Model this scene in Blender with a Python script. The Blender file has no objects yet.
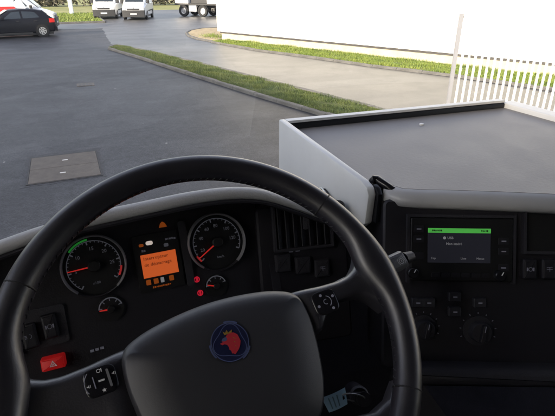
import bpy, bmesh, math, random
import numpy as np
from mathutils import Vector, Matrix
random.seed(7); rng = np.random.default_rng(7)
R = math.radians
scene = bpy.context.scene
C = scene.collection

# ------------------------------------------------------------------ camera
EYE = 2.6; PITCH = R(25.3); YAW = R(22.0); FPX = 470.0; CX, CY = 277.5, 208.0
cam_d = bpy.data.cameras.new('camera'); cam = bpy.data.objects.new('camera', cam_d); C.objects.link(cam)
cam.location = (0, 0, EYE); cam.rotation_euler = (math.pi/2 - PITCH, 0, -YAW)
cam_d.sensor_width = 36.0; cam_d.lens = 36.0*FPX/555.0; cam_d.clip_start = 0.02; cam_d.clip_end = 2000
scene.camera = cam

# ------------------------------------------------------------------ sky, sun, exposure
SUN_EL = R(20); SUN_FROM = Vector((-0.90, -0.436, 0)).normalized()
w = bpy.data.worlds.new('World'); scene.world = w; w.use_nodes = True
nt = w.node_tree; nt.nodes.clear()
sky = nt.nodes.new('ShaderNodeTexSky'); sky.sky_type = 'NISHITA'; sky.sun_disc = False
sky.sun_elevation = SUN_EL; sky.sun_rotation = math.atan2(SUN_FROM.x, SUN_FROM.y)
sky.air_density = 1.2; sky.dust_density = 1.5; sky.ozone_density = 1.0
bg = nt.nodes.new('ShaderNodeBackground'); bg.inputs[1].default_value = 0.135
wo = nt.nodes.new('ShaderNodeOutputWorld')
hs = nt.nodes.new('ShaderNodeHueSaturation'); hs.inputs['Hue'].default_value = 0.525; hs.inputs['Saturation'].default_value = 0.50   # thin cloud veils the blue
nt.links.new(sky.outputs[0], hs.inputs['Color']); nt.links.new(hs.outputs[0], bg.inputs[0]); nt.links.new(bg.outputs[0], wo.inputs[0])
sd = bpy.data.lights.new('sun', 'SUN'); so = bpy.data.objects.new('sun', sd); C.objects.link(so)
sd.energy = 3.0; sd.angle = R(1.5); sd.color = (1.0, 0.86, 0.66)
to_sun = SUN_FROM*math.cos(SUN_EL) + Vector((0, 0, math.sin(SUN_EL)))
so.rotation_euler = to_sun.to_track_quat('Z', 'Y').to_euler(); so.location = (0, 0, 30)
vs = scene.view_settings
vs.view_transform = 'Standard'; vs.look = 'None'; vs.gamma = 1.0; vs.exposure = 1.8; vs.use_curve_mapping = False

# ------------------------------------------------------------------ pixel -> direction helpers
FW = Vector((math.sin(YAW)*math.cos(PITCH), math.cos(YAW)*math.cos(PITCH), -math.sin(PITCH)))
RT = Vector((math.cos(YAW), -math.sin(YAW), 0)); UP = RT.cross(FW); EY = Vector((0, 0, EYE))
def ray(x, y): return FW + RT*((x-CX)/FPX) - UP*((y-CY)/FPX)
def at(x, y, d): return EY + ray(x, y)*d
def hit(x, y, p, n):
    d = ray(x, y); return EY + d*((Vector(p)-EY).dot(n)/d.dot(n))
def gnd(x, y, z=0.0): return hit(x, y, (0, 0, z), Vector((0, 0, 1)))

class Frame:
    """a flat panel: origin, u to the right, v up the panel, n out of the panel"""
    def __init__(s, o, yaw=0.0, tilt=0.0):
        s.o = Vector(o)
        s.u = Vector((math.cos(yaw), -math.sin(yaw), 0))
        s.v = Vector((math.sin(yaw)*math.sin(tilt), math.cos(yaw)*math.sin(tilt), math.cos(tilt)))
        s.n = s.u.cross(s.v)
    def w(s, a, b, c=0.0): return s.o + s.u*a + s.v*b + s.n*c
    def px(s, x, y, c=0.0):
        p = hit(x, y, s.o + s.n*c, s.n) - s.o
        return p.dot(s.u), p.dot(s.v)
    def sub(s, a, b, c=0.0, rot=0.0):
        f = Frame((0, 0, 0)); f.o = s.w(a, b, c)
        f.u = s.u*math.cos(rot) + s.v*math.sin(rot); f.v = s.v*math.cos(rot) - s.u*math.sin(rot); f.n = s.n.copy()
        return f
WORLD = Frame((0, 0, 0)); WORLD.u = Vector((1, 0, 0)); WORLD.v = Vector((0, 1, 0)); WORLD.n = Vector((0, 0, 1))

# ------------------------------------------------------------------ materials
def material(name, col, rough=0.5, metal=0.0, var=0.0, vscale=8.0, col2=None, bump=0.0, bscale=60.0, spec=None, coat=0.0, emit=None, estr=1.0, rvar=0.0):
    m = bpy.data.materials.new(name); m.use_nodes = True
    n = m.node_tree.nodes; l = m.node_tree.links; b = n['Principled BSDF']
    b.inputs['Base Color'].default_value = (*col, 1); b.inputs['Roughness'].default_value = rough; b.inputs['Metallic'].default_value = metal
    if spec is not None: b.inputs['Specular IOR Level'].default_value = spec
    if coat: b.inputs['Coat Weight'].default_value = coat; b.inputs['Coat Roughness'].default_value = 0.08
    if emit: b.inputs['Emission Color'].default_value = (*emit, 1); b.inputs['Emission Strength'].default_value = estr
    if var or bump or rvar or col2:
        tc = n.new('ShaderNodeTexCoord')
    if var or col2 or rvar:
        nz = n.new('ShaderNodeTexNoise'); nz.inputs['Scale'].default_value = vscale; nz.inputs['Detail'].default_value = 6; nz.inputs['Roughness'].default_value = 0.62
        l.new(tc.outputs['Object'], nz.inputs['Vector'])
        cr = n.new('ShaderNodeValToRGB'); cr.color_ramp.elements[0].position = 0.32; cr.color_ramp.elements[1].position = 0.68
        c2 = col2 if col2 else tuple(min(1, c*(1+var)) for c in col)
        c1 = col if col2 else tuple(c*(1-var) for c in col)
        cr.color_ramp.elements[0].color = (*c1, 1); cr.color_ramp.elements[1].color = (*c2, 1)
        l.new(nz.outputs['Fac'], cr.inputs['Fac']); l.new(cr.outputs['Color'], b.inputs['Base Color'])
        if rvar:
            mr = n.new('ShaderNodeMapRange'); mr.inputs['From Min'].default_value = 0.3; mr.inputs['From Max'].default_value = 0.7
            mr.inputs['To Min'].default_value = max(0.02, rough-rvar); mr.inputs['To Max'].default_value = rough+rvar
            l.new(nz.outputs['Fac'], mr.inputs['Value']); l.new(mr.outputs['Result'], b.inputs['Roughness'])
    if bump:
        n2 = n.new('ShaderNodeTexNoise'); n2.inputs['Scale'].default_value = bscale; n2.inputs['Detail'].default_value = 3
        l.new(tc.outputs['Object'], n2.inputs['Vector'])
        bp = n.new('ShaderNodeBump'); bp.inputs['Strength'].default_value = bump; bp.inputs['Distance'].default_value = 0.01
        l.new(n2.outputs['Fac'], bp.inputs['Height']); l.new(bp.outputs['Normal'], b.inputs['Normal'])
    return m

def asphalt(name, dark, light, patch, rough, streak, grain=1.0, spec=0.32):
    """rolled asphalt: broad stains, drag streaks, stone flecks and relief"""
    m = bpy.data.materials.new(name); m.use_nodes = True
    n = m.node_tree.nodes; l = m.node_tree.links; b = n['Principled BSDF']
    b.inputs['Specular IOR Level'].default_value = spec
    tc = n.new('ShaderNodeTexCoord')
    def noise(scale, detail=5, stretch=None, dist=0.0):
        nz = n.new('ShaderNodeTexNoise'); nz.inputs['Scale'].default_value = scale; nz.inputs['Detail'].default_value = detail
        nz.inputs['Roughness'].default_value = 0.6; nz.inputs['Distortion'].default_value = dist
        if stretch:
            mp = n.new('ShaderNodeMapping'); mp.inputs['Scale'].default_value = stretch; mp.inputs['Rotation'].default_value = (0, 0, streak)
            l.new(tc.outputs['Object'], mp.inputs['Vector']); l.new(mp.outputs['Vector'], nz.inputs['Vector'])
        else: l.new(tc.outputs['Object'], nz.inputs['Vector'])
        return nz
    def ramp(src, p0, p1, c0, c1):
        r = n.new('ShaderNodeValToRGB'); r.color_ramp.elements[0].position = p0; r.color_ramp.elements[1].position = p1
        r.color_ramp.elements[0].color = (*c0, 1); r.color_ramp.elements[1].color = (*c1, 1); l.new(src, r.inputs['Fac']); return r
    def mix(fac, a, bb, mode='MIX'):
        x = n.new('ShaderNodeMix'); x.data_type = 'RGBA'; x.blend_type = mode
        if isinstance(fac, float): x.inputs[0].default_value = fac
        else: l.new(fac, x.inputs[0])
        l.new(a, x.inputs[6]); l.new(bb, x.inputs[7]); return x.outputs[2]
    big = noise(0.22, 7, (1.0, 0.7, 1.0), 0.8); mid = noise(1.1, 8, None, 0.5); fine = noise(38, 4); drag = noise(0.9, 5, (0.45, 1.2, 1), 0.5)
    base = ramp(big.outputs['Fac'], 0.35, 0.66, dark, light).outputs['Color']
    grit = noise(9, 5)
    base = mix(0.8, base, ramp(grit.outputs['Fac'], 0.34, 0.68, (1-.38*grain,)*3, (1+.38*grain,)*3).outputs['Color'], 'MULTIPLY')
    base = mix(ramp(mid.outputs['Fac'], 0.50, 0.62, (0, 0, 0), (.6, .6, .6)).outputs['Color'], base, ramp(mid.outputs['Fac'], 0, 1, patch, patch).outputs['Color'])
    base = mix(0.75, base, ramp(fine.outputs['Fac'], 0.36, 0.66, (1-.55*grain,)*3, (1+.6*grain,)*3).outputs['Color'], 'MULTIPLY')
    base = mix(0.7, base, ramp(drag.outputs['Fac'], 0.34, 0.68, (.93, .93, .93), (1.08, 1.08, 1.08)).outputs['Color'], 'MULTIPLY')
    vor = n.new('ShaderNodeTexVoronoi'); vor.inputs['Scale'].default_value = 1.1; l.new(tc.outputs['Object'], vor.inputs['Vector'])
    fleck = ramp(vor.outputs['Distance'], 0.016, 0.026, (1, 1, 1), (0, 0, 0))
    pale = ramp(vor.outputs['Distance'], 0, 1, (.32, .31, .29), (.32, .31, .29))
    base = mix(fleck.outputs['Color'], base, pale.outputs['Color'])
    # hairline cracks, only in places
    wn = noise(1.3, 4); va = n.new('ShaderNodeVectorMath'); va.operation = 'MULTIPLY_ADD'; va.inputs[1].default_value = (.9, .9, 0); l.new(wn.outputs['Color'], va.inputs[0]); l.new(tc.outputs['Object'], va.inputs[2])
    cv_ = n.new('ShaderNodeTexVoronoi'); cv_.feature = 'DISTANCE_TO_EDGE'; cv_.inputs['Scale'].default_value = .22; l.new(va.outputs[0], cv_.inputs['Vector'])
    ck = ramp(cv_.outputs['Distance'], .001, .005, (1, 1, 1), (0, 0, 0)); ms = noise(.3, 3); mm = ramp(ms.outputs['Fac'], .50, .58, (0, 0, 0), (.75, .75, .75))
    cm = mix(1.0, ck.outputs['Color'], mm.outputs['Color'], 'MULTIPLY')
    base = mix(cm, base, ramp(mid.outputs['Fac'], 0, 1, (.012, .012, .013), (.012, .012, .013)).outputs['Color'])
    l.new(base, b.inputs['Base Color'])
    mr = n.new('ShaderNodeMapRange'); mr.inputs['From Min'].default_value = 0.3; mr.inputs['From Max'].default_value = 0.7
    mr.inputs['To Min'].default_value = rough-0.03; mr.inputs['To Max'].default_value = rough+0.05
    l.new(drag.outputs['Fac'], mr.inputs['Value']); l.new(mr.outputs['Result'], b.inputs['Roughness'])
    bp = n.new('ShaderNodeBump'); bp.inputs['Strength'].default_value = 0.35; bp.inputs['Distance'].default_value = 0.006
    l.new(fine.outputs['Fac'], bp.inputs['Height']); l.new(bp.outputs['Normal'], b.inputs['Normal'])
    return m

def glassmat(name, tint=(0.94, 0.94, 0.95), ior=1.45, dirt=0.0):
    m = bpy.data.materials.new(name); m.use_nodes = True
    n = m.node_tree.nodes; l = m.node_tree.links; n.clear()
    o = n.new('ShaderNodeOutputMaterial'); t = n.new('ShaderNodeBsdfTransparent'); t.inputs[0].default_value = (*tint, 1)
    g = n.new('ShaderNodeBsdfGlossy'); g.inputs['Roughness'].default_value = 0.015
    f = n.new('ShaderNodeFresnel'); f.inputs[0].default_value = ior
    mx = n.new('ShaderNodeMixShader'); l.new(f.outputs[0], mx.inputs[0]); l.new(t.outputs[0], mx.inputs[1]); l.new(g.outputs[0], mx.inputs[2])
    out = mx.outputs[0]
    if dirt:
        tc = n.new('ShaderNodeTexCoord'); v = n.new('ShaderNodeTexVoronoi'); v.inputs['Scale'].default_value = 26
        nz = n.new('ShaderNodeTexNoise'); nz.inputs['Scale'].default_value = 5; nz.inputs['Detail'].default_value = 6
        l.new(tc.outputs['Object'], v.inputs['Vector']); l.new(tc.outputs['Object'], nz.inputs['Vector'])
        r = n.new('ShaderNodeValToRGB'); r.color_ramp.elements[0].position = 0.02; r.color_ramp.elements[1].position = 0.07
        r.color_ramp.elements[0].color = (dirt*6, dirt*6, dirt*6, 1); r.color_ramp.elements[1].color = (0, 0, 0, 1); l.new(v.outputs['Distance'], r.inputs['Fac'])
        r2 = n.new('ShaderNodeValToRGB'); r2.color_ramp.elements[0].position = 0.45; r2.color_ramp.elements[1].position = 0.75
        r2.color_ramp.elements[0].color = (dirt*.35, dirt*.35, dirt*.35, 1); r2.color_ramp.elements[1].color = (dirt, dirt, dirt, 1); l.new(nz.outputs['Fac'], r2.inputs['Fac'])
        ml = n.new('ShaderNodeMath'); ml.operation = 'MULTIPLY'; l.new(r.outputs['Color'], ml.inputs[0]); l.new(nz.outputs['Fac'], ml.inputs[1])
        ad = n.new('ShaderNodeMath'); ad.operation = 'ADD'; l.new(ml.outputs[0], ad.inputs[0]); l.new(r2.outputs['Color'], ad.inputs[1])
        d = n.new('ShaderNodeBsdfTranslucent'); d.inputs[0].default_value = (.8, .8, .8, 1)
        mx2 = n.new('ShaderNodeMixShader'); l.new(ad.outputs[0], mx2.inputs[0]); l.new(out, mx2.inputs[1]); l.new(d.outputs[0], mx2.inputs[2]); out = mx2.outputs[0]
    l.new(out, o.inputs[0]); return m

M = {}
M['yard'] = asphalt('yard asphalt', (.017, .017, .020), (.042, .042, .046), (.055, .055, .060), 0.56, 0.25)
M['road'] = asphalt('worn road asphalt', (.048, .047, .047), (.090, .087, .084), (.034, .034, .035), 0.42, -0.35, .45, .5)  # dark patch tone mixes stains with shadow streaks painted into the road
M['concrete'] = material('kerb concrete', (.10, .097, .092), .85, var=.3, vscale=5, bump=.3, bscale=40)
M['pavement'] = material('pale gravel concrete', (.34, .27, .16), .9, var=.25, vscale=2.5, bump=.3, bscale=25)
M['soil'] = material('lawn soil', (.050, .066, .020), .95, col2=(.085, .10, .03), vscale=3, bump=.5, bscale=20)
M['grass'] = material('grass blade', (.085, .145, .018), .6, col2=(.20, .235, .035), vscale=1.6)
M['grassdull'] = material('dull grass blade', (.036, .066, .013), .6, col2=(.105, .130, .028), vscale=2.2)
M['field'] = material('rough field', (.15, .17, .05), .95, col2=(.26, .25, .10), vscale=.25)
M['hedge'] = material('hedge leaf', (.085, .080, .058), .8, col2=(.15, .135, .10), vscale=.6)
M['whitewall'] = material('white cladding', (.80, .79, .76), .55, var=.03, vscale=.6)
M['plinth'] = material('cream plinth', (.42, .385, .29), .8, var=.12, vscale=3, bump=.2, bscale=30)
M['darkstrip'] = material('dark flashing', (.06, .055, .055), .5)
M['roofing'] = material('roof sheet', (.30, .30, .31), .5)
M['whitepaint'] = material('white fence paint', (.80, .80, .80), .4, var=.04, vscale=4)
M['postgrey'] = material('grey fence post', (.27, .27, .285), .45, var=.05, vscale=4)
M['steelplate'] = material('rusty cover plate', (.066, .052, .040), .62, metal=0.15, col2=(.105, .085, .066), vscale=6, bump=.35, bscale=70)
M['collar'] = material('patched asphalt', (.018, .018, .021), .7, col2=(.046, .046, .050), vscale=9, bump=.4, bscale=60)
M['darksteel'] = material('cover frame', (.028, .026, .026), .7, var=.2, bump=.3)
M['holecap'] = material('bright lifting key plug', (.55, .52, .48), .5, metal=.3)
M['tyre'] = material('tyre rubber', (.018, .018, .019), .85, bump=.2, bscale=40)
M['alloy'] = material('alloy wheel', (.52, .52, .53), .35, metal=.6, var=.1)
M['carblack'] = material('dark car paint', (.009, .010, .015), .42, spec=.2, var=.15, vscale=3)
M['carwhite'] = material('white van paint', (.72, .73, .75), .35, coat=.4, var=.03, vscale=3)
M['carglass'] = material('car window', (.020, .028, .035), .06, spec=.8)
M['plastic_dk'] = material('bumper plastic', (.022, .022, .024), .6, bump=.1)
M['red'] = material('red paint', (.55, .03, .03), .4)
M['redlens'] = material('red lens', (.60, .02, .02), .15)
M['clearlens'] = material('clear lens', (.55, .57, .60), .1, metal=.3)
M['plate'] = material('number plate', (.75, .75, .72), .4)
M['polepaint'] = material('pale blue post paint', (.52, .57, .62), .45, var=.06)
# cab
M['leather'] = material('wheel leather', (.018, .017, .023), .38, spec=.9, var=.12, vscale=30, bump=.035, bscale=650, rvar=.04)
M['satin'] = material('satin wheel plastic', (.028, .027, .034), .36, spec=1.0, bump=.05, bscale=500)
M['gloss'] = material('gloss spoke panel', (.012, .012, .015), .22)
M['padfine'] = material('grained airbag cover', (.022, .022, .028), .50, spec=.85, bump=.04, bscale=900)
M['stitch'] = material('stitch thread', (.035, .035, .04), .7)
M['seam'] = material('seam groove', (.006, .006, .007), .7)
M['dash'] = material('dash moulding', (.024, .023, .030), .6, bump=.14, bscale=380, var=.1)
M['dashsoft'] = material('dash top skin', (.40, .40, .405), .5, bump=.12, bscale=300, var=.06)
M['panelblack'] = material('panel black', (.015, .014, .019), .5, bump=.06, bscale=400)
M['dial'] = material('dial black', (.005, .005, .006), .55)
M['ringgrey'] = material('silver gauge ring', (.50, .50, .54), .34, metal=.6)
M['ringdark'] = material('dark gauge ring', (.10, .10, .115), .35, metal=.8)
M['mark'] = material('dial print', (.20, .20, .24), .6, emit=(.75, .78, .95), estr=0.009)
M['icon'] = material('switch icon print', (.26, .26, .32), .6, emit=(.7, .72, .9), estr=0.005)
M['greenmark'] = material('green arc', (.05, .4, .06), .6, emit=(.05, .8, .10), estr=0.0304)
M['redmark'] = material('red arc', (.5, .03, .03), .6, emit=(.9, .05, .05), estr=0.0558)
M['needle'] = material('lit red needle', (.5, .02, .02), .5, emit=(1, .04, .03), estr=0.0806)
M['amber'] = material('amber display', (.4, .1, .02), .5, emit=(1.0, .165, .035), estr=0.1212)
M['ambertext'] = material('amber display text', (.10, .02, .008), .6)
M['amberlamp'] = material('amber lamp', (.3, .08, .01), .5, emit=(1, .20, .02), estr=0.0372)
M['whitelamp'] = material('white lamp', (.3, .3, .3), .5, emit=(1, .85, .75), estr=0.1320)
M['redlamp'] = material('red lamp', (.4, .01, .02), .5, emit=(1, .02, .06), estr=0.0967)
M['screen'] = material('screen backlight', (.02, .02, .028), .25, emit=(.30, .31, .42), estr=0.0073)
M['greenbar'] = material('green header', (.04, .3, .04), .4, emit=(.16, .85, .14), estr=0.0884)
M['scrtext'] = material('screen text', (.4, .4, .4), .5, emit=(.8, .8, .85), estr=0.0350)
M['scrdark'] = material('screen dark text', (.01, .04, .01), .6)
M['hazard'] = material('hazard red', (.60, .018, .020), .38, emit=(1, .02, .02), estr=0.0310)
M['iconwhite'] = material('white icon', (.8, .8, .8), .5)
M['traygrey'] = material('grey table laminate', (.240, .230, .226), .52, var=.07, vscale=9, rvar=.05, bump=.04, bscale=150)
M['trayedge'] = material('table front edge', (.48, .48, .485), .38, spec=.8, var=.06)
M['railblack'] = material('black rail', (.014, .015, .019), .42)
M['alu'] = material('aluminium trim', (.55, .56, .58), .30, metal=.7)
M['traywhite'] = material('white side panel', (.74, .75, .75), .42, var=.04, vscale=7)
M['stalkgrey'] = material('stalk grey', (.20, .20, .205), .42)
M['blue'] = material('emblem blue', (.012, .016, .055), .35)
M['emring'] = material('emblem ring', (.12, .15, .30), .35, metal=.3)
M['griffin'] = material('emblem red', (.50, .030, .045), .45)
M['gold'] = material('emblem gold', (.36, .22, .04), .4, metal=.2)
M['tag'] = material('pale blue card', (.36, .58, .78), .7, var=.06, vscale=30)
M['tagprint'] = material('card print', (.12, .22, .32), .7)
M['key'] = material('key steel', (.30, .30, .30), .35, metal=.9)
M['navy'] = material('navy cloth', (.012, .013, .026), .9, var=.2, vscale=40, bump=.2, bscale=300)
M['headliner'] = material('headliner', (.15, .145, .155), .95, bump=.1)
M['trim'] = material('cab wall trim', (.040, .040, .043), .8, bump=.1)
M['cabpaint'] = material('cab outer paint', (.60, .60, .62), .35, coat=.5)
M['windscreen'] = glassmat('windscreen glass', dirt=.026)
M['sideglass'] = glassmat('door glass', tint=(.84, .84, .86))

# ------------------------------------------------------------------ mesh builder
class MB:
    def __init__(s): s.v = []; s.f = []
    def add(s, vs, fs):
        o = len(s.v); s.v += [Vector(v) for v in vs]; s.f += [tuple(i+o for i in f) for f in fs]; return s
    def box(s, fr, a0, a1, b0, b1, c0, c1):
        vs = [fr.w(a, b, c) for c in (c0, c1) for b in (b0, b1) for a in (a0, a1)]
        return s.add(vs, [(0, 2, 3, 1), (4, 5, 7, 6), (0, 1, 5, 4), (2, 6, 7, 3), (0, 4, 6, 2), (1, 3, 7, 5)])
    def prism(s, fr, poly, c0, c1):
        n = len(poly); vs = [fr.w(a, b, c0) for a, b in poly] + [fr.w(a, b, c1) for a, b in poly]
        return s.add(vs, [tuple(range(n-1, -1, -1)), tuple(range(n, 2*n))] + [(i, (i+1) % n, n+(i+1) % n, n+i) for i in range(n)])
    def rbox(s, fr, a0, a1, b0, b1, c0, c1, r=.004, seg=4):
        return s.prism(fr, rrect(a0, a1, b0, b1, r, seg), c0, c1)
    def lathe(s, fr, prof, n=32, a0=0.0, a1=2*math.pi):
        """prof: (radius, height) pairs about fr.n"""
        full = abs(a1-a0-2*math.pi) < 1e-6; m = n if full else n+1
        vs = []; fs = []
        for i in range(m):
            t = a0+(a1-a0)*i/n
            for r, h in prof: vs.append(fr.w(r*math.cos(t), r*math.sin(t), h))
        k = len(prof)
        for i in range(n):
            j = (i+1) % m
            for q in range(k-1): fs.append((i*k+q, j*k+q, j*k+q+1, i*k+q+1))
        return s.add(vs, fs)
    def disc(s, fr, r, c0, c1, n=32, ch=0.0):
        prof = [(0.0, c1), (r-ch, c1), (r, c1-ch), (r, c0), (0.0, c0)] if ch else [(0.0, c1), (r, c1), (r, c0), (0.0, c0)]
        vs = []; fs = []
        rings = prof[1:-1]
        for rr, h in rings:
            vs += [fr.w(rr*math.cos(2*math.pi*i/n), rr*math.sin(2*math.pi*i/n), h) for i in range(n)]
        fs.append(tuple(range(n))); k = len(rings)
        for q in range(k-1):
            fs += [(q*n+i, (q+1)*n+i, (q+1)*n+(i+1) % n, q*n+(i+1) % n) for i in range(n)]
        fs.append(tuple(reversed([(k-1)*n+i for i in range(n)])))
        return s.add(vs, fs)
    def tube(s, pts, rad, n=10, cap=True):
        pts = [Vector(p) for p in pts]; k = len(pts)
        if not isinstance(rad, (list, tuple)): rad = [rad]*k
        d0 = (pts[1]-pts[0]).normalized(); ref = Vector((0, 0, 1)) if abs(d0.z) < .9 else Vector((1, 0, 0))
        x = d0.cross(ref).normalized(); vs = []; fs = []
        for i in range(k):
            d = (pts[min(i+1, k-1)]-pts[max(i-1, 0)]).normalized()
            x = (x-d*x.dot(d)).normalized(); y = d.cross(x)
            vs += [pts[i]+(x*math.cos(2*math.pi*j/n)+y*math.sin(2*math.pi*j/n))*rad[i] for j in range(n)]
        for i in range(k-1): fs += [(i*n+j, i*n+(j+1) % n, (i+1)*n+(j+1) % n, (i+1)*n+j) for j in range(n)]
        if cap: fs += [tuple(range(n-1, -1, -1)), tuple(range((k-1)*n, k*n))]
        return s.add(vs, fs)
    def grid(s, rows):
        k = len(rows[0]); vs = [p for r in rows for p in r]
        return s.add(vs, [(i*k+j, i*k+j+1, (i+1)*k+j+1, (i+1)*k+j) for i in range(len(rows)-1) for j in range(k-1)])
    def pillow(s, fr, poly, steps):
        """domed pad: steps of (inset, height)"""
        n = len(poly); vs = []; fs = []
        ca = sum(p[0] for p in poly)/n; cb = sum(p[1] for p in poly)/n
        for ins, h in steps:
            pl = [(ca+(a-ca)*ins[1], cb+(b-cb)*ins[1]) for a, b in poly] if isinstance(ins, tuple) else inset(poly, ins)
            vs += [fr.w(a, b, h) for a, b in pl]
        for q in range(len(steps)-1): fs += [(q*n+i, q*n+(i+1) % n, (q+1)*n+(i+1) % n, (q+1)*n+i) for i in range(n)]
        fs.append(tuple((len(steps)-1)*n+i for i in range(n)))
        fs.append(tuple(range(n-1, -1, -1)))
        return s.add(vs, fs)

def rrect(a0, a1, b0, b1, r, seg=4):
    r = min(r, (a1-a0)/2-1e-5, (b1-b0)/2-1e-5); p = []
    for cx, cy, t in ((a1-r, b0+r, -90), (a1-r, b1-r, 0), (a0+r, b1-r, 90), (a0+r, b0+r, 180)):
        for i in range(seg+1):
            th = R(t+90*i/seg); p.append((cx+r*math.cos(th), cy+r*math.sin(th)))
    return p
def inset(poly, d):
    if d == 0: return poly
    n = len(poly); out = []
    for i in range(n):
        p0, p1, p2 = Vector(poly[i-1]), Vector(poly[i]), Vector(poly[(i+1) % n])
        e1 = (p1-p0); e2 = (p2-p1)
        e1 = e1.normalized() if e1.length > 1e-9 else e2.normalized(); e2 = e2.normalized() if e2.length > 1e-9 else e1
        n1 = Vector((-e1.y, e1.x)); n2 = Vector((-e2.y, e2.x)); m = n1+n2
        m = m.normalized()/max(.5, m.normalized().dot(n1)) if m.length > 1e-6 else n1
        out.append(tuple(p1+m*d))
    return out
def smoothpoly(pts, it=2):
    for _ in range(it):
        q = []
        for i in range(len(pts)):
            a, b = Vector(pts[i]), Vector(pts[(i+1) % len(pts)])
            q += [tuple(a*.75+b*.25), tuple(a*.25+b*.75)]
        pts = q
    return pts

def rootloc(o):
    p = Vector((0, 0, 0))
    while o: p += o.location; o = o.parent
    return p
def mk(name, mb, mat, parent=None, smooth=True, angle=35, bevel=0.0, two=False):
    me = bpy.data.meshes.new(name); off = rootloc(parent)
    me.from_pydata([v-off for v in mb.v], [], mb.f); me.validate()
    bm = bmesh.new(); bm.from_mesh(me)
    bmesh.ops.remove_doubles(bm, verts=bm.verts, dist=1e-6)
    if not two: bmesh.ops.recalc_face_normals(bm, faces=bm.faces)
    if bevel:
        es = [e for e in bm.edges if len(e.link_faces) == 2 and e.calc_face_angle(0) > R(40)]
        bmesh.ops.bevel(bm, geom=es, offset=bevel, segments=2, profile=.5, affect='EDGES', clamp_overlap=True)
    if smooth:
        for f in bm.faces: f.smooth = True
        for e in bm.edges:
            if len(e.link_faces) == 2 and e.calc_face_angle(0) > R(angle): e.smooth = False
    bm.to_mesh(me); bm.free()
    me.materials.append(M[mat]); o = bpy.data.objects.new(name, me); C.objects.link(o); o.parent = parent
    return o
def tag(o, label=None, cat=None, group=None, kind=None):
    if label: o['label'] = label
    if cat: o['category'] = cat
    if group: o['group'] = group
    if kind: o['kind'] = kind
    return o
def thing(name, label, cat, loc, group=None):
    o = bpy.data.objects.new(name, None); C.objects.link(o); o.location = loc; o.empty_display_size = .1
    return tag(o, label, cat, group)
def inst(name, mesh, parent, loc, rot=(0, 0, 0)):
    o = bpy.data.objects.new(name, mesh); C.objects.link(o); o.parent = parent; o.location = loc; o.rotation_euler = rot; return o
def text(name, fr, a, b, c, size, body, mat, parent, align='CENTER', squash=1.0):
    cu = bpy.data.curves.new('t', 'FONT'); cu.body = body; cu.size = size; cu.align_x = align; cu.align_y = 'CENTER'; cu.resolution_u = 2
    ob = bpy.data.objects.new('t', cu); me0 = bpy.data.meshes.new_from_object(ob)
    mb = MB(); mb.add([fr.w(a+v.co.x*squash, b+v.co.y, c) for v in me0.vertices], [tuple(p.vertices) for p in me0.polygons])
    bpy.data.objects.remove(ob); bpy.data.curves.remove(cu); bpy.data.meshes.remove(me0)
    return mk(name, mb, mat, parent, smooth=False, two=True)
def strokes(name, fr, a, b, c, width, h, mat, parent):
    mb = MB(); x = a
    while x < a+width:
        w_ = random.uniform(.35, .8)*h; y0 = b-h*random.uniform(.25, .5); mb.box(fr, x, x+w_, y0, b+h*random.uniform(.2, .45), c, c+.0003); x += w_+h*random.uniform(.18, .3)
    return mk(name, mb, mat, parent, smooth=False)
def sheet(name, poly, z, mat, parent=None):
    mb = MB(); mb.add([(x, y, z) for x, y in poly], [tuple(range(len(poly)))]); return mk(name, mb, mat, parent, smooth=False)
def lerp_poly(pl, x):
    for (x0, y0), (x1, y1) in zip(pl, pl[1:]):
        if x0 <= x <= x1: return y0+(y1-y0)*(x-x0)/(x1-x0)
    return pl[0][1] if x < pl[0][0] else pl[-1][1]

# ================================================================== THE YARD
g_ = sheet('ground', [(-600, -600), (600, -600), (600, 600), (-600, 600)], -.012, 'field'); tag(g_, kind='structure')
y_ = sheet('yard', [(-60, -40), (30, -40), (30, 43), (2.0, 43.2), (-60, 43)], -.004, 'yard'); tag(y_, kind='structure')
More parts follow.
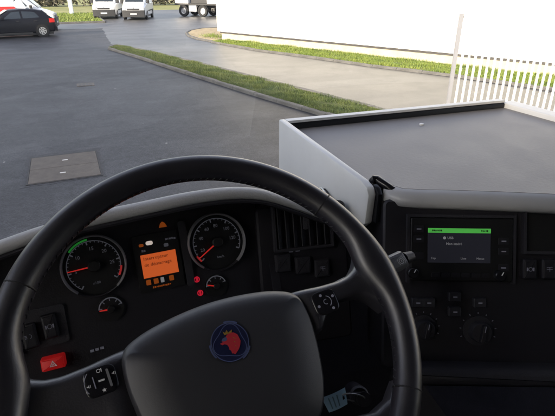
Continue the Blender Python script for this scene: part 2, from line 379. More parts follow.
# lighter worn road between the island and the building, opening out towards the vans
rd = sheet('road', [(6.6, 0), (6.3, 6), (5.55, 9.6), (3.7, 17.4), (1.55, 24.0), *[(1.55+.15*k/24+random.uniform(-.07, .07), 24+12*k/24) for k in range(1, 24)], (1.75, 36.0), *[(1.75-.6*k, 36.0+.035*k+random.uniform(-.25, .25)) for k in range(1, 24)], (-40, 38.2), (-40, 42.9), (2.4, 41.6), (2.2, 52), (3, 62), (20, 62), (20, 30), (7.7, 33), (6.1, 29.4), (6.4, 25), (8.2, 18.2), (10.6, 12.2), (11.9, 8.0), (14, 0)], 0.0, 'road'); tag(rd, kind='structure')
lawn = sheet('lawn', [(-60, 43.0), (2.3, 41.8), (2.0, 58), (-60, 58)], .004, 'soil'); tag(lawn, kind='structure')
def blades(name, pts, h, mat, wd=.012, lean=.35):
    n = len(pts); pts = np.asarray(pts); ang = rng.uniform(0, 2*np.pi, n); hh = h*rng.uniform(.45, 1.2, n)*(.75+.35*np.sin(pts[:, 0]*3.1+pts[:, 1]*1.7)*np.sin(pts[:, 1]*2.3-pts[:, 0])+.25*np.sin(pts[:, 0]*9+pts[:, 1]*7)); la = rng.uniform(0, 2*np.pi, n); ln = hh*lean*rng.uniform(.2, 1.4, n)
    dx = np.cos(ang)*wd; dy = np.sin(ang)*wd
    v = np.zeros((n, 3, 3)); z0 = pts[:, 2]
    v[:, 0] = np.stack([pts[:, 0]-dx, pts[:, 1]-dy, z0-.01], 1); v[:, 1] = np.stack([pts[:, 0]+dx, pts[:, 1]+dy, z0-.01], 1)
    v[:, 2] = np.stack([pts[:, 0]+np.cos(la)*ln, pts[:, 1]+np.sin(la)*ln, z0+hh], 1)
    me = bpy.data.meshes.new(name); me.vertices.add(3*n); me.vertices.foreach_set('co', v.ravel())
    me.loops.add(3*n); me.loops.foreach_set('vertex_index', np.arange(3*n, dtype=np.int32))
    me.polygons.add(n); me.polygons.foreach_set('loop_start', np.arange(0, 3*n, 3, dtype=np.int32)); me.update(); me.validate()
    me.materials.append(M[mat]); o = bpy.data.objects.new(name, me); C.objects.link(o); return o
def scatter(polyA, polyB, n, z, bias=0.0):
    """random points between two polylines of equal length"""
    A = np.array(polyA); B = np.array(polyB); out = []
    seg = np.hypot(*(np.diff(A, axis=0)).T); cs = np.concatenate([[0], np.cumsum(seg)])
    s = rng.uniform(0, cs[-1], n); t = rng.uniform(0.0, 1.0, n)
    i = np.clip(np.searchsorted(cs, s)-1, 0, len(seg)-1); f = ((s-cs[i])/seg[i])[:, None]
    a = A[i]*(1-f)+A[i+1]*f; b = B[i]*(1-f)+B[i+1]*f
    p = a*(1-t[:, None])+b*t[:, None]
    return np.column_stack([p, np.full(n, z)])

KERB = None
def kerb_run(parent, pts, z=0.0, step=1.0, wd=.13, ht=.12, name='kerb_stone'):
    """kerb stones end to end along a polyline"""
    pts = [Vector((*p, 0)) for p in pts]; k = 0
    for p, q in zip(pts, pts[1:]):
        d = q-p; L = d.length; n = max(1, round(L/step)); e = L/n
        mb = MB(); h = e/2-.006; prof = [(-wd/2, -.05), (wd/2, -.05), (wd/2, ht-.02), (wd/2-.02, ht), (-wd/2+.02, ht), (-wd/2, ht-.02)]
        m = len(prof); mb.add([(-h, a, b) for a, b in prof]+[(h, a, b) for a, b in prof], [tuple(range(m)), tuple(range(2*m-1, m-1, -1))]+[(i, m+i, m+(i+1) % m, (i+1) % m) for i in range(m)])
        me = None
        for i in range(n):
            c = p+d*((i+.5)/n); loc = (c.x-parent.location.x, c.y-parent.location.y, z-parent.location.z+random.uniform(-.006, .006))
            rz = math.atan2(d.y, d.x)+random.uniform(-.006, .006)
            if me is None:
                me = bpy.data.meshes.new(name); me.from_pydata([tuple(v) for v in mb.v], [], mb.f); me.materials.append(M['concrete'])
            inst(name, me, parent, loc, (0, random.uniform(-.004, .004), rz))

# the grass island
I_near = [(1.30, 23.6), (2.20, 20.0), (2.95, 16.6), (3.62, 13.8), (4.12, 11.7), (4.62, 9.8), (5.05, 8.3), (5.50, 6.2), (5.75, 4.6)]
I_far = [(1.75, 24.7), (2.95, 21.3), (3.98, 17.6), (4.62, 15.1), (5.15, 13.0), (5.68, 11.0), (6.12, 9.2), (6.6, 6.8), (6.8, 4.9)]
isl = sheet('grass_island', I_near + I_far[::-1], .055, 'soil'); tag(isl, kind='structure')
kb = thing('island_kerb', 'grey concrete kerb of stones around the long grass island beside the dark yard', 'kerb', (1.5, 23.5, 0))
kerb_run(kb, I_near, z=-.03); kerb_run(kb, [I_near[0], (1.48, 24.45), I_far[0]], z=-.03, step=.6); kerb_run(kb, I_far, z=-.03); kerb_run(kb, [I_near[-1], I_far[-1]], z=-.03)
p = scatter(I_near, I_far, 80000, .055)
tag(blades('grass', p, .075, 'grassdull', .008), 'short green grass growing on the long kerbed island in the yard', 'grass', kind='stuff')

# verge and pavement along the building
WB = [(7.05, 25.6), (9.30, 20.5), (11.05, 16.55), (12.40, 13.75), (13.70, 10.8), (17.0, 3.5), (20.0, -3.2)]
WA, WZ = Vector((7.05, 25.75, 0)), Vector((20.2, -4.0, 0)); wd_ = (WZ-WA).normalized(); wn_ = Vector((wd_.y, -wd_.x, 0))  # wn_ points to the yard
if wn_.dot(-WA) < 0: wn_ = -wn_
V_near = [(6.35, 24.6), (7.30, 20.6), (8.35, 18.1), (9.60, 14.7), (10.85, 12.15), (11.85, 9.4), (13.6, 5.2), (16.4, -1.0)]
V_wall = [tuple((WA + wd_*max(.5, (Vector((*q, 0))-WA).dot(wd_)) + wn_*.05).xy) for q in V_near]
vs_ = sheet('grass_verge', V_near + V_wall[::-1], .06, 'soil'); tag(vs_, kind='structure')
p = scatter(V_near, V_wall, 52000, .06)
tag(blades('grass', p, .10, 'grass', .010), 'bright sunlit grass strip at the foot of the white building', 'grass', kind='stuff')
corner = [(6.42, 24.9), (6.02, 26.4), (5.95, 28.2), (6.2, 30.0), (6.8, 31.6), (7.8, 32.8), (9.4, 33.2)]
pv = sheet('pavement', [(6.38, 24.5)]+corner+[(10.4, 30), (7.15, 25.6), (6.95, 25.4)], .055, 'pavement'); tag(pv, kind='structure')
kv = thing('verge_kerb', 'low pale kerb of concrete stones edging the verge below the white building', 'kerb', (6.4, 24.6, 0))
kerb_run(kv, V_near, z=-.04); kerb_run(kv, [V_near[0]]+corner, z=-.04, step=.8)
# a worn tuft patch at the pavement corner
p = np.column_stack([rng.normal(7.15, .35, 900), rng.normal(27.2, .7, 900), np.full(900, .055)])
tag(blades('weeds', p, .09, 'grass', .012), 'sparse weeds on the pale pavement by the building corner', 'grass', kind='stuff')
# lawn grass by the post, near edge kerb
p = np.column_stack([rng.uniform(-14, 2.2, 26000), rng.uniform(42.4, 57, 26000), np.full(26000, .004)])
tag(blades('grass', p, .16, 'grass', .03), 'bright green lawn around the pale post behind the parked cars', 'grass', kind='stuff')
kl = thing('lawn_kerb', 'grey kerb stones along the front of the far lawn', 'kerb', (2.3, 41.8, 0))
kerb_run(kl, [(-14, 42.05), (2.3, 41.75), (2.1, 50)], step=1.0)
# far hedge
n = 26000
hx = rng.uniform(-90, 110, n); hy = 78 + rng.normal(0, .7, n); hz = np.abs(rng.uniform(0, 1, n))**.8*(3.0+1.1*np.sin(hx*.35)+.7*np.sin(hx*.9+1))
P = np.column_stack([hx, hy, hz])
tag(blades('hedge', P, .5, 'hedge', .22, lean=1.2), 'far brownish hedgerow beyond the field', 'hedge', kind='stuff')

# the white building
B = thing('white_building', 'large white clad building with cream plinth and dark strip above the grass verge', 'building', tuple(WA))
bf = Frame(WA); bf.u = wd_.copy(); bf.v = Vector((0, 0, 1)); bf.n = wn_.copy()
Lb = (WZ-WA).length
mk('plinth', MB().box(bf, 0.25, Lb-.3, -.05, .36, -9.8, 0), 'plinth', B, smooth=False)
mk('base_flashing', MB().box(bf, 0.15, Lb-.2, .36, .44, -9.9, .045), 'darkstrip', B, smooth=False)
npan = 24
for i in range(npan):
    a0 = Lb*i/npan; mk('cladding_panel', MB().box(bf, a0+.004, a0+Lb/npan-.004, .44, 7.0, -.08, .10), 'whitewall', B, smooth=False)
mk('core_wall', MB().box(bf, 0.1, Lb-.1, .44, 6.95, -9.95, -.082), 'whitewall', B, smooth=False)
mk('end_cladding', MB().box(bf, 0.0, .098, .44, 7.0, -10, -.084), 'whitewall', B, smooth=False)
mk('roof', MB().box(bf, -.1, Lb+.1, 7.0, 7.18, -10.1, .25), 'roofing', B, smooth=False)

# unseen hall added left of the truck, outlined so its shadow covers the yard
HD = 8.0; hshift = -SUN_FROM*(HD/math.tan(SUN_EL))
edge = [Vector((x, y, 0))-hshift for x, y in ((-2.2, 36.6), (1.55, 24.2), (3.0, 18.5), (4.5, 13.2), (5.75, 8.0), (7.8, 0.5))]
DP = thing('shade_hall', 'long grey unseen hall added left of the yard to shade it', 'building', tuple(edge[2]))
pl_ = [(p.x, p.y) for p in edge]; back = [(-48.0, edge[-1].y-6), (-50.0, edge[0].y+3)]
mk('wall', MB().prism(WORLD, pl_+back, -.05, HD-.15), 'roofing', DP, smooth=False)
mk('roof', MB().prism(WORLD, pl_+back, HD-.148, HD), 'darkstrip', DP, smooth=False)
for i in range(5):
    a_, b_ = edge[i], edge[i+1]; d = (b_-a_).normalized(); f = Frame((0, 0, 0)); f.o = (a_+b_)/2; f.u = d; f.v = Vector((0, 0, 1)); f.n = d.cross(f.v); 
    if f.n.x < 0: f.n = -f.n
    mk('roller_door', MB().box(f, -1.6, 1.6, 0, 4.0, .004, .06), 'whitewall', DP, smooth=False)

# white picket fence / gate on the right
F0 = Vector((6.20, 6.90, 0)); fdir = Vector((math.cos(YAW), -math.sin(YAW), 0)); LF = 4.4
F = thing('picket_fence', 'tall white metal fence of thin upright bars with one thick end post', 'fence', tuple(F0))
ff = Frame(F0); ff.u = fdir; ff.v = Vector((0, 0, 1)); ff.n = fdir.cross(ff.v)
mk('post', MB().rbox(ff.sub(0, 0, 0), -.03, .03, 0, 2.17, -.03, .03, .006), 'postgrey', F, smooth=False)
mk('post', MB().rbox(ff, LF-.04, LF+.04, 0, 2.17, -.04, .04, .006), 'postgrey', F, smooth=False)
mk('rail', MB().box(ff, .042, LF-.042, 2.10, 2.14, -.018, .018), 'whitepaint', F, smooth=False)
mk('rail', MB().box(ff, .042, LF-.042, .12, .17, -.018, .018), 'whitepaint', F, smooth=False)
pm = MB(); pm.box(WORLD, -.016, .016, -.016, .016, .172, 2.098)
pme = bpy.data.meshes.new('picket'); pme.from_pydata([tuple(v) for v in pm.v], [], pm.f); pme.materials.append(M['whitepaint'])
kpk = 0
s = .13
while s < LF-.08:
    inst('picket', pme, F, fdir*s, (0, 0, -YAW)); s += .118

# inspection cover in the yard
mc = [gnd(x, y) for x, y in ((36, 182), (104, 176), (92, 152), (29, 158))]
cv = thing('inspection_cover', 'rusty rectangular steel cover plate set flush into the dark asphalt', 'manhole cover', (-.5, 7.8, 0))
cf = Frame((-.50, 7.80, 0)); cf.u = Vector((1, .02, 0)).normalized(); cf.v = Vector((-.02, 1, 0)).normalized(); cf.n = Vector((0, 0, 1))
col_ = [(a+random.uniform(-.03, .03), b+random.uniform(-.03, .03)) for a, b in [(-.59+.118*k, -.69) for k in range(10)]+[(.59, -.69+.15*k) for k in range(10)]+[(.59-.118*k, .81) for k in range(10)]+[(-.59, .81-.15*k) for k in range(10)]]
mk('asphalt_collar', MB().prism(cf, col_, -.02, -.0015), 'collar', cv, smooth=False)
fr_mb = MB()
for a0, a1, b0, b1 in ((-.53, .53, -.64, -.615), (-.53, .53, .615, .67), (-.53, -.505, -.615, .615), (.505, .53, -.615, .615)): fr_mb.box(cf, a0, a1, b0, b1, -.03, .006)
mk('frame', fr_mb, 'darksteel', cv, smooth=False)
for b0, b1 in ((-.608, -.004), (.004, .608)):
    pl = mk('cover_plate', MB().box(cf, -.5, .5, b0, b1, -.03, .009), 'steelplate', cv, smooth=False)
    bc = (b0+b1)/2
    mk('lifting_slot', MB().rbox(cf, -.055+.06*bc, .035+.06*bc, bc-.022, bc+.022, .009, .013, .02), 'holecap', pl, smooth=False)

# small round gully cover further out in the yard
gp = gnd(85.5, 84.5)
GU = thing('gully_cover', 'small pale drain cover in the middle of the dark yard', 'drain cover', (gp.x, gp.y, 0))
gf = Frame((gp.x, gp.y, 0)); gf.u = Vector((1, 0, 0)); gf.v = Vector((0, 1, 0)); gf.n = Vector((0, 0, 1))
mk('frame', MB().rbox(gf, -.24, .24, -.24, .24, -.03, .004, .02), 'steelplate', GU, smooth=False)
for k in range(4): mk('grate_bar', MB().box(gf, -.18+.095*k, -.11+.095*k, -.18, .18, .0045, .010), 'concrete', GU, smooth=False)

# pale post on the lawn
pp = gnd(72, 14)
PO = thing('pale_post', 'pale blue grey upright post standing on the bright lawn', 'post', (pp.x, pp.y, 0))
mk('shaft', MB().rbox(WORLD, pp.x-.20, pp.x+.20, pp.y-.12, pp.y+.12, .05, 4.6, .05), 'polepaint', PO)
mk('foot', MB().box(WORLD, pp.x-.27, pp.x+.27, pp.y-.2, pp.y+.2, -.05, .05), 'concrete', PO, smooth=False)
mk('cap', MB().box(WORLD, pp.x-.22, pp.x+.22, pp.y-.14, pp.y+.14, 4.6, 4.66), 'polepaint', PO, smooth=False)

# ------------------------------------------------------------------ vehicles
def vehicle(name, label, loc, rz, st, mat, wheels, wr, z0, windows, group=None, extras=None, ww=.2):
    """st: (s, z_belt, z_roof, w_belt, w_roof, z_low) stations from nose (s=0) to tail; local x forward"""
    root = thing(name, label, 'car' if 'hatch' in name else 'van', loc, group)
    cs, sn = math.cos(rz), math.sin(rz); L = st[-1][0]
    fr = Frame(loc); fr.u = Vector((cs, sn, 0)); fr.v = Vector((-sn, cs, 0)); fr.n = Vector((0, 0, 1))
    def sec(q):
        s_, zb, zr, wb, wrf, zl = q; x = L/2-s_
        half = [(wb*.90, zl), (wb*.985, zl+.10), (wb, zl+(zb-zl)*.45), (wb*.985, zb-.05), (wb*.955, zb), (wrf+(.955*wb-wrf)*.12, zr-(zr-zb)*.14), (wrf*.93, zr-.012), (wrf*.5, zr+.012), (0, zr+.018)]
        full = [(x, -a, b) for a, b in half]+[(x, a, b) for a, b in half[-2::-1]]
        return full
    rows = [sec(q) for q in st]
    mb = MB(); mb.grid([[fr.w(*p) for p in r] for r in rows])
    for r in (rows[0], rows[-1]): mb.add([fr.w(*p) for p in r], [tuple(range(len(r)))])
    mb.add([fr.w(*rows[0][0]), fr.w(*rows[0][-1]), fr.w(*rows[-1][-1]), fr.w(*rows[-1][0])], [(0, 1, 2, 3)])
    body = mk('body', mb, mat, root, angle=28)
    def surf(s_, side, t):
        """point on the flank, t=0 belt .. 1 roof edge"""
        for q, r in zip(st, st[1:]):
            if q[0] <= s_ <= r[0]+1e-6:
                f = (s_-q[0])/(r[0]-q[0]); m = [q[i]+(r[i]-q[i])*f for i in range(6)]; break
        _, zb, zr, wb, wrf, zl = m
        a = wb*.955+(wrf+(.955*wb-wrf)*.12-wb*.955)*t; z = zb+(zr-(zr-zb)*.14-zb)*t
        return Vector((L/2-s_, side*(a+.006), z))
    for quad in windows.get('side', []):
        for side in (-1, 1):
            pts = [surf(s_, side, t) for s_, t in quad]
            mk('window', MB().add([fr.w(*p) for p in pts], [tuple(range(len(pts)))]), 'carglass', body, smooth=False, two=True)
    for key, (i, j, f0, f1, wf) in windows.get('end', {}).items():
        q, r = st[i], st[j]; P = []
        for f, sg in ((f0, -1), (f0, 1), (f1, 1), (f1, -1)):
            m = [q[k]+(r[k]-q[k])*f for k in range(6)]
            P.append((L/2-m[0], sg*m[4]*wf, m[2]+.026))
        nrm = (Vector(P[1])-Vector(P[0])).cross(Vector(P[3])-Vector(P[0])).normalized(); nrm = nrm if nrm.z > 0 else -nrm
        mk(key, MB().add([fr.w(*(Vector(p)+nrm*.012)) for p in P], [(0, 1, 2, 3)]), 'carglass', body, smooth=False, two=True)
    wf_ = Frame((0, 0, 0))
    for s_ in wheels:
        for side in (-1, 1):
            wb = lerp_poly([(q[0], q[3]) for q in st], s_)
            f2 = Frame((0, 0, 0)); f2.o = fr.w(L/2-s_, side*(wb+.012), wr); f2.u = fr.u*1; f2.v = Vector((0, 0, 1)); f2.n = f2.u.cross(f2.v)*1.0
            if (f2.n.dot(fr.v)*side) < 0: f2.u = -f2.u; f2.n = -f2.n
            mk('wheel_arch', MB().disc(f2, wr*1.16, -.12, -.004, 28), 'seam', body)
            wl = mk('wheel', MB().lathe(f2, [(wr*.62, -ww), (wr*.95, -ww), (wr, -ww+.03), (wr, -.02), (wr*.95, .012), (wr*.64, .012), (wr*.62, .0)], 28), 'tyre', root)
            rm = MB().disc(f2, wr*.64, -.06, -.012, 28)
            for k in range(7):
                ff_ = f2.sub(0, 0, 0, 2*math.pi*k/7); rm.box(ff_, .02, wr*.6, -.03, .03, -.012, .008)
            rm.lathe(f2, [(wr*.54, -.012), (wr*.55, .010), (wr*.63, .010), (wr*.64, -.012)], 28)
            mk('rim', rm, 'alloy', wl, smooth=False)
    if extras: extras(root, body, fr, L, st)
    return root

hb = [(0, .62, .66, .62, .50, .30), (.10, .72, .77, .78, .62, .24), (.55, .86, .89, .86, .70, .20), (1.05, .92, .97, .885, .66, .20), (1.25, .94, 1.02, .89, .64, .20),
      (1.95, .95, 1.40, .89, .58, .20), (2.5, .955, 1.455, .89, .60, .20), (3.2, .97, 1.43, .885, .58, .20), (3.62, .98, 1.35, .88, .56, .21), (4.02, .985, 1.02, .85, .62, .24), (4.16, .90, .95, .80, .58, .30), (4.20, .62, .66, .76, .55, .34)]
def hb_extra(root, body, fr, L, st):
    for sd_ in (-1, 1):
        mk('tail_light', MB().rbox(Frame.sub(fr, 0, 0), L/2-4.15, L/2-3.86, min(sd_*.60, sd_*.875), max(sd_*.60, sd_*.875), .74, .95, .03), 'redlens', root)
        mk('headlight', MB().rbox(fr, L/2-.42, L/2-.08, min(sd_*.5, sd_*.80), max(sd_*.5, sd_*.80), .60, .74, .03), 'clearlens', root)
        mk('mirror', MB().rbox(fr, L/2-1.62, L/2-1.45, min(sd_*.88, sd_*1.02), max(sd_*.88, sd_*1.02), .96, 1.08, .03), 'carblack', root)
        for x0 in (1.95, 2.85):
            mk('door_handle', MB().rbox(fr, L/2-x0-.38, L/2-x0-.22, min(sd_*.87, sd_*.905), max(sd_*.87, sd_*.905), .83, .86, .01), 'plastic_dk', root)
        mk('sill', MB().box(fr, L/2-2.9, L/2-1.15, min(sd_*.78, sd_*.885), max(sd_*.78, sd_*.885), .17, .27), 'plastic_dk', root, smooth=False)
    mk('rear_bumper', MB().rbox(fr, -L/2-.06, -L/2+.16, -.80, .80, .28, .52, .05), 'carblack', root)
    mk('front_bumper', MB().rbox(fr, L/2-.16, L/2+.05, -.78, .78, .22, .50, .05), 'carblack', root)
    mk('underbody', MB().box(fr, -L/2+.2, L/2-.2, -.80, .80, .12, .30), 'plastic_dk', root, smooth=False)
    mk('number_plate', MB().box(fr, -L/2-.075, -L/2-.062, -.26, .26, .34, .45), 'plate', root, smooth=False)
rear = gnd(45, 36.5); front = gnd(-3, 39.0)
ang = math.atan2(front.y-rear.y, front.x-rear.x); d_ = Vector((math.cos(ang), math.sin(ang), 0)); nrm_ = Vector((-d_.y, d_.x, 0)); nrm_ = nrm_ if nrm_.y > 0 else -nrm_
ctr = (rear+front)/2 + nrm_*.85 + d_*.02; ctr.z = 0
ctr = rear + d_*1.38 + nrm_*.85; ctr.z = 0
vehicle('hatchback_car', 'dark hatchback car parked side on with a red tail light', tuple(ctr), ang, hb, 'carblack', (.80, 3.42), .315, .2,
        {'side': [[(1.55, .10), (2.45, .08), (2.45, .90), (2.05, .90)], [(2.55, .08), (3.35, .10), (3.55, .45), (3.30, .86), (2.55, .90)]],
         'end': {'windscreen': (4, 5, .08, .94, .86), 'rear_window': (8, 9, .06, .75, .86)}}, extras=hb_extra)

vn = [(0, .72, .80, .80, .66, .32), (.06, .95, 1.02, .92, .80, .28), (.45, 1.10, 1.18, .97, .82, .27), (.78, 1.18, 1.28, .985, .80, .27), (1.55, 1.25, 2.02, .99, .80, .27), (1.95, 1.27, 2.22, .99, .84, .27),
      (2.6, 1.28, 2.28, .99, .88, .27), (4.9, 1.28, 2.27, .99, .88, .27), (5.05, 1.25, 2.15, .97, .86, .30)]
def van_extra(stripe):
    def ex(root, body, fr, L, st):
        mk('underbody', MB().box(fr, -L/2+.2, L/2-.3, -.88, .88, .20, .32), 'plastic_dk', root, smooth=False)
        mk('front_bumper', MB().rbox(fr, L/2-.25, L/2+.06, -.93, .93, .24, .76, .06), 'plastic_dk', root)
        mk('grille', MB().rbox(fr, L/2-.10, L/2+.015, -.52, .52, .78, .90, .03), 'plastic_dk', root)
        mk('number_plate', MB().box(fr, L/2+.062, L/2+.075, -.26, .26, .42, .53), 'plate', root, smooth=False)
        for sd_ in (-1, 1):
            mk('headlight', MB().rbox(fr, L/2-.35, L/2+.01, min(sd_*.56, sd_*.90), max(sd_*.56, sd_*.90), .76, .98, .05), 'clearlens', root)
            mk('mirror', MB().rbox(fr, L/2-1.30, L/2-1.15, min(sd_*.98, sd_*1.20), max(sd_*.98, sd_*1.20), 1.24, 1.52, .04), 'plastic_dk', root)
            mk('rear_light', MB().box(fr, -L/2-.01, -L/2+.10, min(sd_*.84, sd_*.93), max(sd_*.84, sd_*.93), .9, 1.5), 'redlens', root, smooth=False)
            mk('side_rub_strip', MB().box(fr, -L/2+.3, L/2-1.6, min(sd_*.98, sd_*1.0), max(sd_*.98, sd_*1.0), .62, .72), 'plastic_dk', root, smooth=False)
            mk('wiper', MB().tube([fr.w(L/2-.82, sd_*.1+.3, 1.34), fr.w(L/2-.98, sd_*.1-.2, 1.46)], .012, 6), 'plastic_dk', root)
            if stripe:
                mk('stripe', MB().prism(Frame_side(fr, sd_), [(-.2, .75), (.9, .75), (.35, 1.45), (-.75, 1.45)], .994, 1.0), 'red', root, smooth=False)
        mk('badge', MB().rbox(fr, L/2-.06, L/2+.006, -.07, .07, .90, 1.0, .03), 'clearlens', root)
    return ex
def Frame_side(fr, sd_):
    f = Frame((0, 0, 0)); f.o = fr.o.copy(); f.u = fr.u.copy(); f.v = fr.n.copy(); f.n = fr.v*sd_; return f
VWIN = {'side': [[(1.35, .06), (2.15, .04), (2.15, .82), (1.78, .82), (1.40, .36)]], 'end': {'windscreen': (3, 4, .10, .97, .93)}}
VG = 'white vans parked facing the yard'
def face_cam(p, turn): return math.atan2(-p.y, -p.x)+turn
c1 = gnd(105, 19.0); r1 = face_cam(c1, R(-9)); b1 = Vector((c1.x, c1.y, 0)) - Vector((math.cos(r1), math.sin(r1), 0))*2.5
vehicle('parked_van', 'white van parked by the lawn edge, left of the two facing the yard', tuple(b1), r1, vn, 'carwhite', (.95, 4.15), .34, .27, VWIN, VG, van_extra(False))
c2 = gnd(134.5, 20.0); r2 = face_cam(c2, R(-10)); b2 = Vector((c2.x, c2.y, 0)) - Vector((math.cos(r2), math.sin(r2), 0))*2.5
vehicle('parked_van', 'white van parked right of the lawn van, nearest the flatbed truck', tuple(b2), r2, vn, 'carwhite', (.95, 4.15), .34, .27, VWIN, VG, van_extra(False))
vehicle('striped_van', 'white van with a red slanted side stripe behind the dark hatchback', (-3.55, 36.4, 0), R(-4), vn, 'carwhite', (.95, 4.15), .34, .27,
        {'side': VWIN['side'], 'end': VWIN['end']}, None, van_extra(True))

# flatbed lorry behind the building corner
def lorry():
    o = Vector((13.4, 45.9, 0)); T = thing('flatbed_lorry', 'white lorry with open chassis half hidden by the building corner', 'lorry', tuple(o))
    fr = Frame(o); a = R(-42); fr.u = Vector((math.cos(a), math.sin(a), 0)); fr.v = Vector((-math.sin(a), math.cos(a), 0)); fr.n = Vector((0, 0, 1))
    ch = MB().box(fr, -4.6, 4.2, -.48, -.36, .72, .98); ch.box(fr, -4.6, 4.2, .36, .48, .72, .98)
    for x in (-4.4, -2.8, -1.2, .4, 2.0): ch.box(fr, x, x+.14, -.358, .358, .76, .94)
    mk('chassis', ch, 'plastic_dk', T, smooth=False)
    mk('load_box', MB().rbox(fr, -4.7, -3.3, -1.22, 1.22, 1.14, 2.9, .03), 'carwhite', T, smooth=False)
    mk('crane_base', MB().rbox(fr, -3.2, -1.5, -.9, .9, 1.14, 2.2, .05), 'plastic_dk', T, smooth=False)
    mk('load_box', MB().rbox(fr, -1.35, 1.1, -1.22, 1.22, 1.14, 2.9, .03), 'carwhite', T, smooth=False)
    mk('bed', MB().box(fr, -4.75, 1.2, -1.24, 1.24, .99, 1.13), 'plastic_dk', T, smooth=False)
    cb = mk('cab', MB().prism(Frame_side(fr, -1), [(1.45, .55), (3.95, .55), (4.05, 1.3), (3.75, 2.75), (1.45, 2.85)], -1.2, 1.2), 'carwhite', T, smooth=False)
    for sd_ in (-1, 1):
        mk('window', MB().prism(Frame_side(fr, sd_), [(2.35, 1.55), (3.70, 1.55), (3.52, 2.35), (2.35, 2.35)], 1.201, 1.21), 'carglass', cb, smooth=False)
        mk('fuel_tank', MB().rbox(fr, -.35, .75, min(sd_*.55, sd_*1.15), max(sd_*.55, sd_*1.15), .42, .90, .08), 'alu', T)
        mk('tool_box', MB().rbox(fr, -3.3, -2.5, min(sd_*.6, sd_*1.18), max(sd_*.6, sd_*1.18), .45, .95, .03), 'carwhite', T, smooth=False)
        mk('mudguard', MB().lathe(Frame_wheel(fr, -1.9, sd_), [(.58, -.30), (.60, -.30), (.60, .02), (.58, .02)], 18, 0, math.pi), 'plastic_dk', T)
        for x in (-3.9, -1.9, 3.1):
            f2 = Frame_wheel(fr, x, sd_)
            wl = mk('wheel', MB().lathe(f2, [(.28, -.3), (.48, -.3), (.5, -.26), (.5, -.04), (.48, .0), (.29, .0), (.28, -.05)], 24), 'tyre', T)
            mk('rim', MB().lathe(f2, [(.0, -.06), (.10, -.06), (.12, -.12), (.26, -.14), (.29, -.005)], 24), 'alloy', wl)
        mk('side_guard', MB().box(fr, -.3, 2.3, min(sd_*1.16, sd_*1.2), max(sd_*1.16, sd_*1.2), .55, .67), 'alu', T, smooth=False)
def Frame_wheel(fr, x, sd_):
    f = Frame((0, 0, 0)); f.o = fr.w(x, sd_*1.18, .5); f.u = fr.u*sd_; f.v = Vector((0, 0, 1)); f.n = f.u.cross(f.v)
    if f.n.dot(fr.v)*sd_ < 0: f.u = -f.u; f.n = -f.n
    return f
lorry()

# ================================================================== THE CAB SHELL
XL, XR = -.52, 1.78; XM = (XL+XR)/2
CB = thing('truck_cab', 'dark interior shell of the truck cab with its wide windscreen', 'truck', (XM, .2, 0))
def ws(x, t, off=0.0):
    """windscreen surface, bowed; t 0 bottom .. 1 top"""
    k = (x-XM)/((XR-XL)/2)
    return Vector((x, 1.30+off - .16*k*k*(1) - .30*t, 1.74 + 1.49*t))
rows = [[ws(XL+(XR-XL)*i/24, t) for i in range(25)] for t in (0, .25, .5, .75, 1)]
mk('windscreen', MB().grid(rows), 'windscreen', CB, two=True)
zt_, zb_ = 3.42, 1.45
mk('roof', MB().box(WORLD, XL-.06, XR+.06, -1.35, 1.06, zt_-.16, zt_), 'headliner', CB, smooth=False)
mk('rear_wall', MB().box(WORLD, XL-.06, XR+.06, -1.36, -1.28, .95, zt_-.165), 'trim', CB, smooth=False)
mk('floor', MB().box(WORLD, XL-.06, XR+.06, -1.275, 1.27, 1.22, 1.30), 'trim', CB, smooth=False)
fpm = MB(); rows = []
for zz, oo in ((.55, .06), (1.2, .06), (1.69, .03), (1.745, .012)): rows.append([Vector((x, ws(x, 0, oo).y, zz)) for x in np.linspace(XL-.05, XR+.05, 15)])
for zz, oo in ((1.745, -.02), (1.2, -.02), (.55, -.02)): rows.append([Vector((x, ws(x, 0, oo).y, zz)) for x in np.linspace(XL-.05, XR+.05, 15)])
mk('front_panel', fpm.grid(rows), 'cabpaint', CB)
